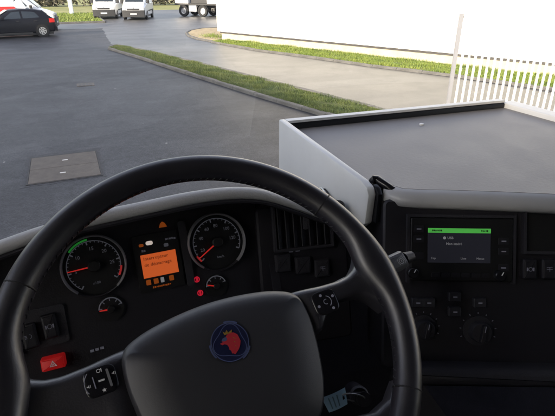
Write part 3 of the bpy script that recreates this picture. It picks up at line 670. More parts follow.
for xs, sg in ((XL, -1), (XR, 1)):
    x0, x1 = (xs-.05, xs-.004) if sg < 0 else (xs+.004, xs+.05)
    fd = Frame((0, 0, 0)); fd.o = Vector((0, 0, 0)); fd.u = Vector((0, 1, 0)); fd.v = Vector((0, 0, 1)); fd.n = Vector((1, 0, 0))
    dr = MB().prism(fd, [(-.55, 1.0), (1.10, 1.0), (1.14, 2.02), (-.55, 2.02)], x0, x1)
    dr.prism(fd, [(-.55, 2.02), (-.45, 2.02), (-.45, zt_-.17), (-.55, zt_-.17)], x0, x1)
    dr.prism(fd, [(-.45, zt_-.27), (.84, zt_-.27), (.82, zt_-.17), (-.45, zt_-.17)], x0, x1)
    door = mk('door', dr, 'trim', CB, smooth=False)
    mk('window_glass', MB().prism(fd, [(-.445, 2.025), (1.0, 2.025), (.82, zt_-.275), (-.445, zt_-.275)], (x0+x1)/2-.003, (x0+x1)/2+.003), 'sideglass', door, smooth=False)
    mk('side_wall', MB().box(WORLD, x0, x1, -1.275, -.555, 1.0, zt_-.165), 'trim', CB, smooth=False)
    mk('pillar', MB().prism(fd, [(1.02, 2.025), (1.13, 2.025), (.93, zt_-.17), (.83, zt_-.17)], x0, x1), 'trim', CB, smooth=False)
    fw_ = Frame((0, 0, 0)); fw_.o = Vector((xs+sg*.02, -.05, .52)); fw_.u = Vector((0, 1, 0)); fw_.v = Vector((0, 0, 1)); fw_.n = fw_.u.cross(fw_.v)
    if fw_.n.x*sg < 0: fw_.u = -fw_.u; fw_.n = -fw_.n
    wl = mk('wheel', MB().lathe(fw_, [(.28, -.3), (.5, -.3), (.52, -.26), (.52, -.04), (.5, 0), (.29, 0)], 28), 'tyre', CB)
    mk('rim', MB().lathe(fw_, [(0, -.04), (.12, -.04), (.14, -.12), (.27, -.13), (.29, -.002)], 28), 'alloy', wl)
mk('axle', MB().tube([(XL+.02, -.05, .52), (XR-.02, -.05, .52)], .06, 12), 'plastic_dk', CB)
mk('chassis', MB().box(WORLD, XM-.42, XM+.42, -3.2, 1.2, .60, .95), 'plastic_dk', CB, smooth=False)
mk('cab_mount', MB().box(WORLD, XM-.5, XM+.5, -1.2, 1.1, .952, 1.218), 'plastic_dk', CB, smooth=False)

# ================================================================== THE DASHBOARD
D = thing('dashboard', 'black truck dashboard with gauges, switches, air vent and radio', 'dashboard', (.45, .80, 1.31))
FC = Frame(at(94, 266, .79), 0.0, R(25))
# --- soft cowl roll over the instruments
hood = [(-.50, 2.150), (-.40, 2.188), (-.30, 2.222), (-.22, 2.248), (-.148, 2.267), (-.068, 2.284), (-.01, 2.289), (.043, 2.2915), (.09, 2.295), (.131, 2.2975), (.179, 2.297), (.215, 2.293), (.246, 2.286), (.268, 2.2775), (.30, 2.262), (.34, 2.24), (.385, 2.215), (.43, 2.20)]
prof = [(.050, -.030), (.018, -.021), (.000, -.016), (-.004, -.011), (-.002, -.004), (.003, .0), (.011, .0012), (.019, -.001), (.030, -.008), (.065, -.035), (.15, -.10), (.25, -.21), (.36, -.38), (.40, -.5)]
rows = [[Vector((x, .689+dy, z+dz)) for dy, dz in prof] for x, z in hood]
# smooth the run
rows2 = []
for i in range(len(rows)-1):
    rows2.append(rows[i]); rows2.append([(a+b)/2 for a, b in zip(rows[i], rows[i+1])])
rows2.append(rows[-1])
for _ in range(2):
    rows2 = [rows2[0]]+[[(a+b*2+c)/4 for a, b, c in zip(rows2[i-1], rows2[i], rows2[i+1])] for i in range(1, len(rows2)-1)]+[rows2[-1]]
mk('cowl_pad', MB().grid(rows2), 'dashsoft', D, angle=60)
# under-lip of the cowl (dark)
lip = [[Vector((r[2].x, .686+dy, r[2].z+dz)) for dy, dz in ((.006, .002), (-.003, -.001), (-.002, -.005), (.010, -.010), (.045, -.022))] for r in rows2]
mk('cowl_lip', MB().grid(lip), 'dash', D)
# --- cluster panel
cl_top = [(x-FC.o.x, (lerp_poly(hood, x)-.040-FC.o.z)/.906) for x in np.linspace(.266, -.42, 22)]
mk('cluster_panel', MB().pillow(FC, [(-.386, -.30), (.300, -.30), (.300, cl_top[0][1])]+cl_top, [(0, -.05), (0, -.012), (.003, -.008)]), 'panelblack', D)
mk('cluster_side', MB().rbox(FC, .302, .318, -.20, .075, -.05, .012, .006), 'dash', D)
mk('body_core', MB().box(WORLD, XL+.01, .40, .80, 1.05, 1.62, 2.10).box(WORLD, .405, XR-.01, .84, 1.05, 1.62, 2.14), 'dash', D, smooth=False)
mk('lower_panel', MB().box(WORLD, XL+.01, XR-.01, .86, 1.10, 1.31, 1.615), 'dash', D, smooth=False)

def arcmb(fr, r0, r1, t0, t1, c=.002, n=40):
    vs = []
    for i in range(n+1):
        t = R(t0+(t1-t0)*i/n); vs += [fr.w(r0*math.cos(t), r0*math.sin(t), c), fr.w(r1*math.cos(t), r1*math.sin(t), c)]
    return MB().add(vs, [(2*i, 2*i+2, 2*i+3, 2*i+1) for i in range(n)])
def gauge(px, py, r, ringmat, t0, t1, labels, needle_px, minor, nsub, green=None, red=None, unit=None, ring_open=True, hubr=.010):
    a, b = FC.px(px, py); f = FC.sub(a, b)
    g = mk('gauge', MB().disc(f, r*.99, -.012, -.003, 56), 'dial', D)
    mk('bezel_ring', MB().lathe(f, [(r*.93, -.003), (r*.945, .006), (r*.975, .008), (r*1.0, .005), (r*1.01, -.006)], 64, R(-52), R(232)), ringmat, g)
    mk('bezel_ring', MB().lathe(f, [(r*.93, -.003), (r*.945, .003), (r*.975, .004), (r*1.0, .003), (r*1.01, -.006)], 40, R(232), R(308)), 'panelblack', g)
    mk('scale_line', arcmb(f, r*.80, r*.825, t0, t1, -.001), 'mark', g, two=True, smooth=False)
    tk = MB()
    for i in range(minor*nsub+1):
        t = R(t0+(t1-t0)*i/(minor*nsub)); mj = i % nsub == 0
        h = .0011 if mj else .0006; ff_ = f.sub(0, 0, 0, t)
        tk.add([ff_.w(r*(.70 if mj else .755), -h, -.0007), ff_.w(r*.81, -h, -.0007), ff_.w(r*.81, h, -.0007), ff_.w(r*(.70 if mj else .755), h, -.0007)], [(0, 1, 2, 3)])
    mk('tick_marks', tk, 'mark', g, two=True, smooth=False)
    for lab, t in labels:
        th = R(t); text('numeral', f, r*.56*math.cos(th), r*.56*math.sin(th), -.001, r*.155, lab, 'mark', g)
    if green: mk('green_band', arcmb(f, r*.84, r*.90, *green, c=-.0006), 'greenmark', g, two=True, smooth=False)
    if red: mk('red_band', arcmb(f, r*.80, r*.86, *red, c=-.0003), 'redmark', g, two=True, smooth=False)
    if unit: text('unit', f, unit[1]*r, unit[2]*r, -.001, r*.12, unit[0], 'mark', g)
    na, nb = FC.px(*needle_px); dx, dy = na-a, nb-b; L = math.hypot(dx, dy); fn = f.sub(0, 0, .004, math.atan2(dy, dx))
    mk('needle', MB().prism(fn, [(-.05*r, -.0013), (L, -.0007), (L, .0007), (-.05*r, .0013)], 0, .0012), 'needle', g, smooth=False)
    mk('needle_cap', MB().disc(f, hubr, -.002, .009, 24, .002), 'dial', g)
    return g
gauge(94, 266, .0525, 'ringgrey', 235, -38, [('5', 190), ('10', 143), ('15', 90), ('20', 48), ('25', 2)], (67.5, 272.5), 6, 5, green=(95, 140), red=(-10, -32), unit=('x100', 0, -.55))
gauge(217, 242, .0535, 'ringgrey', 222, -25, [('20', 200), ('40', 158), ('60', 120), ('80', 86), ('100', 45), ('120', 5)], (199, 258.5), 6, 4, red=(222, 205), unit=('km/h', .05, -.52))
def minigauge(px, py, r, needle_px):
    a, b = FC.px(px, py); f = FC.sub(a, b)
    g = mk('small_gauge', MB().disc(f, r, -.012, -.003, 32), 'dial', D)
    mk('scale_line', arcmb(f, r*.84, r*.93, 175, 15, -.001, 24), 'mark', g, two=True, smooth=False)
    tk = MB()
    for t in (170, 130, 90, 50, 20):
        ff_ = f.sub(0, 0, 0, R(t)); tk.add([ff_.w(r*.64, -.0007, -.0008), ff_.w(r*.9, -.0007, -.0008), ff_.w(r*.9, .0007, -.0008), ff_.w(r*.64, .0007, -.0008)], [(0, 1, 2, 3)])
    mk('tick_marks', tk, 'mark', g, two=True, smooth=False)
    na, nb = FC.px(*needle_px); dx, dy = na-a, nb-b; L = math.hypot(dx, dy); fn = f.sub(0, 0, .003, math.atan2(dy, dx))
    mk('needle', MB().prism(fn, [(-.1*r, -.0015), (L, -.0008), (L, .0008), (-.1*r, .0015)], 0, .0012), 'needle', g, smooth=False)
    mk('needle_cap', MB().disc(f, .006, -.002, .006, 16, .001), 'dial', g)
minigauge(111, 309, .0215, (99.5, 311))
minigauge(216.5, 286, .0205, (207, 285))

# --- centre display
q = [FC.px(x, y) for x, y in ((141, 256), (174.5, 248), (178, 268.5), (144.5, 278))]
def quad(fr, pts, c, mat, name, parent, th=.0): 
    return mk(name, MB().add([fr.w(a, b, c) for a, b in pts], [tuple(range(len(pts)))]), mat, parent, smooth=False, two=True)
xs0, xs1 = min(a for a, b in q), max(a for a, b in q)
ys0, ys1 = min(b for a, b in q), max(b for a, b in q)
dax, day = FC.px(160, 264); hw, hh_ = .0305, .0205
dsp = mk('display', MB().rbox(FC, dax-.040, dax+.038, day-.046, day+.055, -.012, -.004, .004), 'dial', D)
mk('display_frame', MB().rbox(FC, dax+.042, dax+.055, day-.050, day+.068, -.01, -.002, .004), 'dash', dsp)
fd_ = FC.sub(dax, day)
mk('lit_panel', MB().box(fd_, -hw, hw, -hh_, hh_, -.0035, -.0025), 'amber', dsp, smooth=False)
text('message', fd_, -hw+.004, hh_-.0075, -.0022, .0085, 'Interrupteur', 'ambertext', dsp, 'LEFT')
text('message', fd_, -hw+.004, hh_-.0185, -.0022, .0085, 'de démarrage', 'ambertext', dsp, 'LEFT')
for k, (a0, wd2) in enumerate(((-.028, .008), (-.015, .008), (-.003, .006), (.012, .008))):
    mk('status_icon', MB().rbox(fd_, a0, a0+wd2, -hh_-.0125, -hh_-.0035, -.0035, -.0025, .001), 'amberlamp' if k != 2 else 'scrtext', dsp, smooth=False)
strokes('readout', fd_, -.018, -hh_-.018, -.003, .030, .0036, 'amberlamp', dsp)
mk('warning_lamp', MB().rbox(fd_, -.018, -.006, .036, .043, -.0035, -.0025, .003), 'whitelamp', dsp, smooth=False)
mk('warning_lamp', MB().rbox(fd_, -.030, -.022, .035, .040, -.0035, -.0025, .002), 'amberlamp', dsp, smooth=False)
mk('warning_lamp', MB().rbox(fd_, .012, .020, .028, .034, -.0035, -.0025, .002), 'icon', dsp, smooth=False)
strokes('readout', fd_, .016, .041, -.003, .016, .0046, 'icon', dsp)
strokes('readout', fd_, -.027, .028, -.003, .007, .0048, 'icon', dsp)
a, b = FC.px(163, 225)
mk('warning_lamp', MB().prism(FC.sub(a, b), [(-.007, -.004), (.007, -.004), (.004, .003), (0, .006), (-.004, .003)], -.0075, -.005), 'amberlamp', D, smooth=False)
for x, y in ((197.5, 280), (201, 293.5)):
    a, b = FC.px(x, y); f = FC.sub(a, b)
    wl_ = mk('warning_lamp', MB().lathe(f, [(.0036, -.006), (.0052, -.0055), (.0055, -.007)], 20), 'redlamp', D)
    mk('lamp_core', MB().rbox(f, -.0018, .0018, -.0034, .0034, -.007, -.0055, .001), 'redlamp', wl_, smooth=False)
a, b = FC.px(210, 291.5); mk('warning_lamp', MB().disc(FC.sub(a, b), .0022, -.008, -.006, 12), 'whitelamp', D)

# --- switches left of the wheel, hazard button
def rocker(fr, a, b, wa, hb_, mats=('panelblack', 'icon'), rot=0.0, c0=-.008, sym=0):
    f = fr.sub(a, b, 0, rot)
    s_ = mk('rocker_switch', MB().pillow(f, rrect(-wa/2, wa/2, -hb_/2, hb_/2, .003), [(0, c0), (0, .002), (.0015, .0045), (.004, .0052)]), mats[0], D, angle=10)
    ic = MB()
    if sym == 0:
        ic.lathe(f, [(.0030, .0056), (.0038, .0056)], 16); ic.box(f, -.0065, -.0045, -.003, .003, .0054, .0058); ic.box(f, .0045, .0065, -.003, .003, .0054, .0058)
    elif sym == 1:
        ic.lathe(f, [(.0028, .0056), (.0036, .0056)], 12, -1.5, 1.6)
        for k in (-1, 0, 1): ic.box(f, -.0068, -.0035, k*.0022-.0004, k*.0022+.0004, .0054, .0058)
    else:
        ic.box(f, -.005, .005, -.0004, .0004, .0054, .0058); ic.box(f, -.005, .005, .003, .0038, .0054, .0058); ic.box(f, -.0004, .0004, -.004, .004, .0059, .0062)
    mk('icon', ic, mats[1], s_, smooth=False, two=True)
    return s_
a, b = FC.px(50, 326); rocker(FC, a, b, .022, .040, rot=R(3), sym=0)
a, b = FC.px(30, 336); rocker(FC, a, b, .022, .040, rot=R(3), sym=1)
a, b = FC.px(10, 347); rocker(FC, a, b, .022, .040, rot=R(3), sym=2)
mk('switch_bezel', MB().rbox(FC, FC.px(30, 334)[0]-.050, FC.px(30, 334)[0]+.055, FC.px(40, 330)[1]-.030, FC.px(40, 330)[1]+.034, -.0085, -.004, .006), 'dash', D)
a, b = FC.px(53, 364, .01); f = FC.sub(a, b, .0)
hz_ = mk('hazard_button', MB().pillow(f, rrect(-.018, .018, -.0105, .0105, .003), [(0, -.01), (0, .006), (.0015, .009), (.004, .010)]), 'hazard', D)
tri = MB()
for k in range(3):
    t0, t1 = R(90+120*k), R(210+120*k); p0 = (.0065*math.cos(t0), .0065*math.sin(t0)-.001); p1 = (.0065*math.cos(t1), .0065*math.sin(t1)-.001); q0 = (.004*math.cos(t0), .004*math.sin(t0)-.001); q1 = (.004*math.cos(t1), .004*math.sin(t1)-.001)
    tri.add([f.w(*p0, .0104), f.w(*p1, .0104), f.w(*q1, .0104), f.w(*q0, .0104)], [(0, 1, 2, 3)])
tri.add([f.w(.0022*math.cos(R(t)), .0022*math.sin(R(t))-.001, .0104) for t in (90, 210, 330)], [(0, 1, 2)])
mk('triangle_sign', tri, 'iconwhite', hz_, smooth=False, two=True)
for i in range(3):
    a, b = FC.px(92+i*5, 352-i*1.6); mk('blank_icon', MB().box(FC, a-.003, a+.003, b-.002, b+.002, -.0075, -.0055), 'icon', D, smooth=False)

# --- air vent panel right of the cluster
FV = Frame(at(297, 232, .885), R(10), R(20))
mk('vent_panel', MB().pillow(FV, rrect(-.075, .100, -.22, .052, .012), [(0, -.10), (0, -.008), (.004, -.004)]), 'panelblack', D)
va0, vb1 = FV.px(276, 205); va1, vb0 = FV.px(336, 246); vb0 = FV.px(297, 247)[1]; vb1 = FV.px(297, 203)[1]; va0 = FV.px(275.5, 230)[0]
va1 = va0+.105
vt = MB()
for x0, x1, y0, y1 in ((va0-.006, va0, vb0-.005, vb1+.005), (va1, va1+.006, vb0-.005, vb1+.005), (va0, va1, vb0-.005, vb0), (va0, va1, vb1, vb1+.005)): vt.box(FV, x0, x1, y0, y1, -.004, .006)
vent = mk('air_vent', vt, 'dash', D, smooth=False, bevel=.001)
mk('vent_back', MB().box(FV, va0, va1, vb0, vb1, -.0035, -.003), 'seam', vent, smooth=False)
ns = 7
for i in range(ns):
    a = va0+.008+(va1-va0-.016)*i/(ns-1); f = FV.sub(a, 0, .004, 0)
    g2 = Frame((0, 0, 0)); g2.o = f.o; th = R(35); g2.u = f.u*math.cos(th)+f.n*math.sin(th)*-1; g2.v = f.v; g2.n = g2.u.cross(g2.v)
    mk('vane', MB().box(g2, -.0055, .0055, vb0+.001, vb1-.001, -.0011, .0011), 'dash', vent, smooth=False)
a, b = FV.px(304.5, 222); mk('vane_grip', MB().rbox(FV, a-.006, a+.006, b-.012, b+.012, .008, .016, .002), 'dash', vent, smooth=False, bevel=.001)
for dx_ in (-.009, .004):
    a, b = FV.px(296, 251); mk('vent_icon', MB().rbox(FV, a+dx_-.004, a+dx_+.004, b-.0022, b+.0022, -.004, -.003, .001), 'icon', D, smooth=False)
for k, (x, y) in enumerate(((283, 263), (303, 265), (322, 268))):
    a, b = FV.px(x, y); rocker(FV, a, b, .030, .034, sym=k % 3, c0=-.005, mats=('dash', 'seam' if k != 2 else 'icon'))

# --- centre console with radio, facing the driver
FR = Frame(at(460, 250, .84), R(23.5), R(25))
ct0 = FR.px(384, 240)[0]; ct1 = FR.px(620, 240)[0]; cb1 = FR.px(460, 200)[1]; cb0 = FR.px(460, 372)[1]
mk('console_panel', MB().pillow(FR, rrect(ct0, ct1, cb0, cb1, .012), [(0, -.16), (0, -.012), (.004, -.008)]), 'panelblack', D)
ra0 = FR.px(410, 250)[0]; ra1 = FR.px(512, 250)[0]; rb1 = FR.px(460, 218)[1]; rb0 = FR.px(460, 281)[1]
rad = mk('radio', MB().pillow(FR, rrect(ra0, ra1, rb0, rb1, .004), [(0, -.01), (0, .002), (.002, .004)]), 'dial', D)
sa0, sb1 = FR.px(428, 228, .005); sa1 = FR.px(490.5, 245, .005)[0]; sb0 = FR.px(460, 263, .005)[1]
mk('radio_surround', MB().box(FR, ra0-.006, ra0-.001, rb0-.004, rb1+.006, -.007, .003).box(FR, ra1+.001, ra1+.006, rb0-.004, rb1+.006, -.007, .003).box(FR, ra0-.001, ra1+.001, rb1+.001, rb1+.006, -.007, .003), 'dash', D, smooth=False)
mk('screen', MB().box(FR, sa0, sa1, sb0, sb1, .0035, .0052), 'screen', rad, smooth=False)
hb0 = sb1-.0082
mk('header_bar', MB().box(FR, sa0, sa1, hb0, sb1, .0053, .0060), 'greenbar', rad, smooth=False)
strokes('screen_text', FR, sa0+.007, (hb0+sb1)/2, .0062, .018, .0036, 'scrdark', rad)
strokes('screen_text', FR, sa1-.017, (hb0+sb1)/2, .0062, .012, .0036, 'scrdark', rad)
sw = sa1-sa0; sh = sb1-sb0
text('screen_text', FR, sa0+sw*.31, sb1-sh*.28, .0056, .0062, 'USB', 'scrtext', rad, 'LEFT')
mk('screen_icon', MB().disc(FR.sub(sa0+sw*.265, sb1-sh*.28, .0053), .0026, 0, .0004, 12), 'scrtext', rad, smooth=False)
text('screen_text', FR, sa0+sw*.29, sb1-sh*.45, .0056, .0062, 'Non inséré', 'scrtext', rad, 'LEFT')
for t_, xx in (('Top', .09), ('Liste', .57), ('Menus', .84)):
    text('screen_text', FR, sa0+sw*xx, sb0+.008, .0056, .0052, t_, 'scrtext', rad)
for yk, tx in ((.82, 'FM'), (.66, 'AM'), (.40, 'CD')):
    for aa, sgn in ((ra0+.014, 0), (ra1-.017, 1)):
        bb = rb0+(rb1-rb0)*yk-(.02 if sgn else .0)
        bt = mk('radio_button', MB().rbox(FR, aa-.009, aa+.009, bb-.006, bb+.006, .0035, .0055, .001), 'panelblack', rad, smooth=False)
        if not (sgn == 0 and yk < .5): mk('button_mark', MB().box(FR, aa-.004, aa+.004, bb-.001, bb+.001, .0056, .0060), 'icon', rad, smooth=False)
for i in range(6):
    aa = ra0+.045+i*.0175; bb = rb0+.011; mk('radio_button', MB().rbox(FR, aa-.0075, aa+.0075, bb-.004, bb+.004, .0035, .0058, .001), 'panelblack', rad, smooth=False)
for x, y in ((413, 273), (500, 276)):
    a, b = FR.px(x, y, .01); f = FR.sub(a, b, .002)
    kn = mk('radio_knob', MB().disc(f, .0095, 0, .013, 28, .0015), 'gloss', rad, smooth=True)
    mk('knob_mark', MB().box(f.sub(0, 0, 0, R(60)), .0015, .008, -.0007, .0007, .0132, .0138), 'iconwhite', rad, smooth=False)
# pocket and switches to the right of the radio
pa0 = FR.px(523, 230)[0]; pb1 = FR.px(540, 207)[1]; pb0 = FR.px(540, 254)[1]
pk = MB()
for x0, x1, y0, y1 in ((pa0, pa0+.005, pb0, pb1), (pa0+.12, pa0+.125, pb0, pb1), (pa0+.005, pa0+.12, pb0, pb0+.005), (pa0+.005, pa0+.12, pb1-.005, pb1)): pk.box(FR, x0, x1, y0, y1, -.008, .004)
mk('pocket_frame', pk, 'dash', D, smooth=False)
mk('pocket_back', MB().box(FR, pa0+.005, pa0+.12, pb0+.005, pb1-.005, -.0079, -.0072), 'seam', D, smooth=False)
for x in (529, 548, 567): a, b = FR.px(x, 269); rocker(FR, a, b, .024, .036, sym=0 if x == 529 else 2, c0=-.008)
# climate row
for x, y, r_ in ((427, 331, .024), (483, 334, .027)):
    a, b = FR.px(x, y, .015); f = FR.sub(a, b, -.008)
    kn = mk('climate_knob', MB().lathe(f, [(0, .020), (r_*.62, .020), (r_*.66, .018), (r_*.70, .004), (r_*.98, .003), (r_, 0)], 36), 'dash', D)
    mk('knob_grip', MB().rbox(f.sub(0, 0, 0, R(80)), -r_*.58, r_*.58, -.0035, .0035, .020, .030, .003), 'panelblack', kn, smooth=False, bevel=.001)
    mk('knob_pointer', MB().box(f.sub(0, 0, 0, R(80)), r_*.15, r_*.55, -.0006, .0006, .0302, .0307), 'icon', kn, smooth=False)
    ic = MB()
    for k in range(9):
        t = R(200-27.5*k); ic.box(f.sub(0, 0, 0, t), r_*1.12, r_*1.22, -.0006, .0006, .0005, .0012)
    mk('knob_scale', ic, 'icon', kn, smooth=False)
for x, y in ((418, 303), (429, 303), (455, 297), (455, 312), (480, 303)):
    a, b = FR.px(x, y); s_ = mk('climate_button', MB().pillow(FR.sub(a, b), rrect(-.011, .011, -.0085, .0085, .002), [(0, -.008), (0, 0), (.0015, .0015)]), 'dash', D)
    mk('icon', MB().box(FR.sub(a, b), -.0035, .0035, -.0012, .0012, .0017, .0022), 'icon', s_, smooth=False)
# ledge below the console
la0 = FR.px(404, 365)[0]; lb = FR.px(460, 365)[1]
mk('console_ledge', MB().pillow(Frame.sub(FR, 0, 0), rrect(la0, ct1+.02, lb-.03, lb+.004, .010), [(0, -.10), (0, .024), (.005, .032), (.012, .035)]), 'dash', D)
mk('knee_panel', MB().box(FR, la0, ct1+.02, lb-.22, lb-.032, -.12, -.02), 'dash', D, smooth=False)
# navy cloth covered engine tunnel at lower right
tn = MB(); tp = [(FR.px(452, 374, .02)[0], lb-.05), (ct1, lb-.05), (ct1, lb-.35), (FR.px(560, 416, .02)[0]-.02, lb-.35), (FR.px(505, 416, .02)[0], lb-.17)]
mk('tunnel_cover', MB().pillow(FR, tp, [(0, -.019), (0, .02), (.012, .035), (.03, .04)]), 'navy', D)

# --- steering column and stalk
WT = R(40); WC = Vector((.097, .40, 2.245))
FWH = Frame((0, 0, 0)); FWH.o = WC; FWH.u = Vector((1, 0, 0)); FWH.v = Vector((0, math.cos(WT), math.sin(WT))); FWH.n = FWH.u.cross(FWH.v)
mk('column_cover', MB().pillow(FWH, smoothpoly([(-.075, -.07), (.075, -.07), (.075, .055), (-.075, .055)], 2), [(0, -.42), (0, -.09), (.01, -.075), (.02, -.072)]), 'dash', D)
sp = hit(396, 262, FWH.o - FWH.n*.055, FWH.n); sl = sp-WC; sa, sb = sl.dot(FWH.u), sl.dot(FWH.v)
stalk = mk('stalk', MB().tube([FWH.w(.06, 0, -.10), FWH.w(.14, sb*.6, -.085), FWH.w(sa-.03, sb*.95, -.062)], [.011, .010, .011], 14), 'stalkgrey', D)
fs_ = FWH.sub(sa, sb, -.055, R(10))
mk('stalk_head', MB().pillow(fs_, rrect(-.030, .018, -.013, .013, .006), [(0, -.014), (0, .0), (.004, .006), (.008, .007)]), 'stalkgrey', stalk)
ic = MB(); f = fs_.sub(.004, -.003, .0074); ic.lathe(f, [(.0032, 0), (.0042, 0)], 16); ic.lathe(f, [(.0056, 0), (.0064, 0)], 10, -.8, .8); ic.lathe(f, [(.0056, 0), (.0064, 0)], 10, math.pi-.8, math.pi+.8); ic.box(f, -.0005, .0005, -.002, .002, 0, .0002)
mk('stalk_icon', ic, 'iconwhite', stalk, smooth=False, two=True)
mk('stalk_collar', MB().tube([FWH.w(sa+.016, sb+.002, -.058), FWH.w(sa+.032, sb+.004, -.060)], [.010, .008], 14), 'panelblack', stalk)
mk('stalk', MB().tube([FWH.w(-.06, 0, -.10), FWH.w(-.14, -.02, -.10), FWH.w(-.18, -.03, -.09)], [.011, .010, .012], 14), 'dash', D)

# ================================================================== THE STEERING WHEEL
FCOL = FWH; FWH = FCOL.sub(0, 0, 0, R(5))
S = thing('steering_wheel', 'black leather truck steering wheel with a red emblem on its hub', 'steering wheel', tuple(WC))
RW, RT_ = .2215, .0165
NM, NN = 128, 20; vs_l = []; fs_l = []
for i in range(NM):
    t = 2*math.pi*i/NM; dd = min(abs((math.degrees(t)-a0+180) % 360-180) for a0 in (7, 173))
    k = math.exp(-(dd/10)**2); rt = RT_*(1+.10*k)
    for j in range(NN):
        s_ = 2*math.pi*j/NN; dr_ = rt*math.cos(s_)
        if dr_ < 0: dr_ *= 1+.6*k
        vs_l.append(FWH.w((RW+dr_)*math.cos(t), (RW+dr_)*math.sin(t), rt*1.02*math.sin(s_)))
for i in range(NM):
    for j in range(NN): fs_l.append((i*NN+j, ((i+1) % NM)*NN+j, ((i+1) % NM)*NN+(j+1) % NN, i*NN+(j+1) % NN))
rim = mk('rim', MB().add(vs_l, fs_l), 'leather', S, angle=80)
for t in (34, 146, -34, 214):
    mb = MB(); f = Frame((0, 0, 0)); f.o = FWH.w(RW*math.cos(R(t)), RW*math.sin(R(t)), 0); f.u = FWH.u*math.cos(R(t))+FWH.v*math.sin(R(t)); f.v = FWH.n.copy(); f.n = f.u.cross(f.v)
    mb.lathe(f, [(RT_*1.0, -.0012), (RT_*1.035, -.0004), (RT_*1.035, .0004), (RT_*1.0, .0012)], 24); mk('rim_seam', mb, 'seam', rim)
stt = MB()
for i in range(150):
    t = R(-30+i*240/150*1.0) if False else 2*math.pi*i/150
    dg = math.degrees(t) % 360
    if not (35 < dg < 145 or 147 < dg < 213 or 325 < dg or dg < 33): continue
    k = math.exp(-(min(abs((dg-a0+180) % 360-180) for a0 in (7, 173))/10)**2)
    if k > .25: continue
    ri = RW-RT_*(1+.10*k)*(1+.6*k)-.0002
    f = Frame((0, 0, 0)); f.o = FWH.w(ri*math.cos(t), ri*math.sin(t), 0); f.u = -FWH.u*math.sin(t)+FWH.v*math.cos(t); f.v = FWH.n.copy(); f.n = f.u.cross(f.v)
    stt.box(f.sub(0, 0, 0, R(28)), -.0005, .0005, -.0030, .0030, -.0006, .0006)
tag(mk('stitching', stt, 'stitch', rim, smooth=False), kind='stuff')

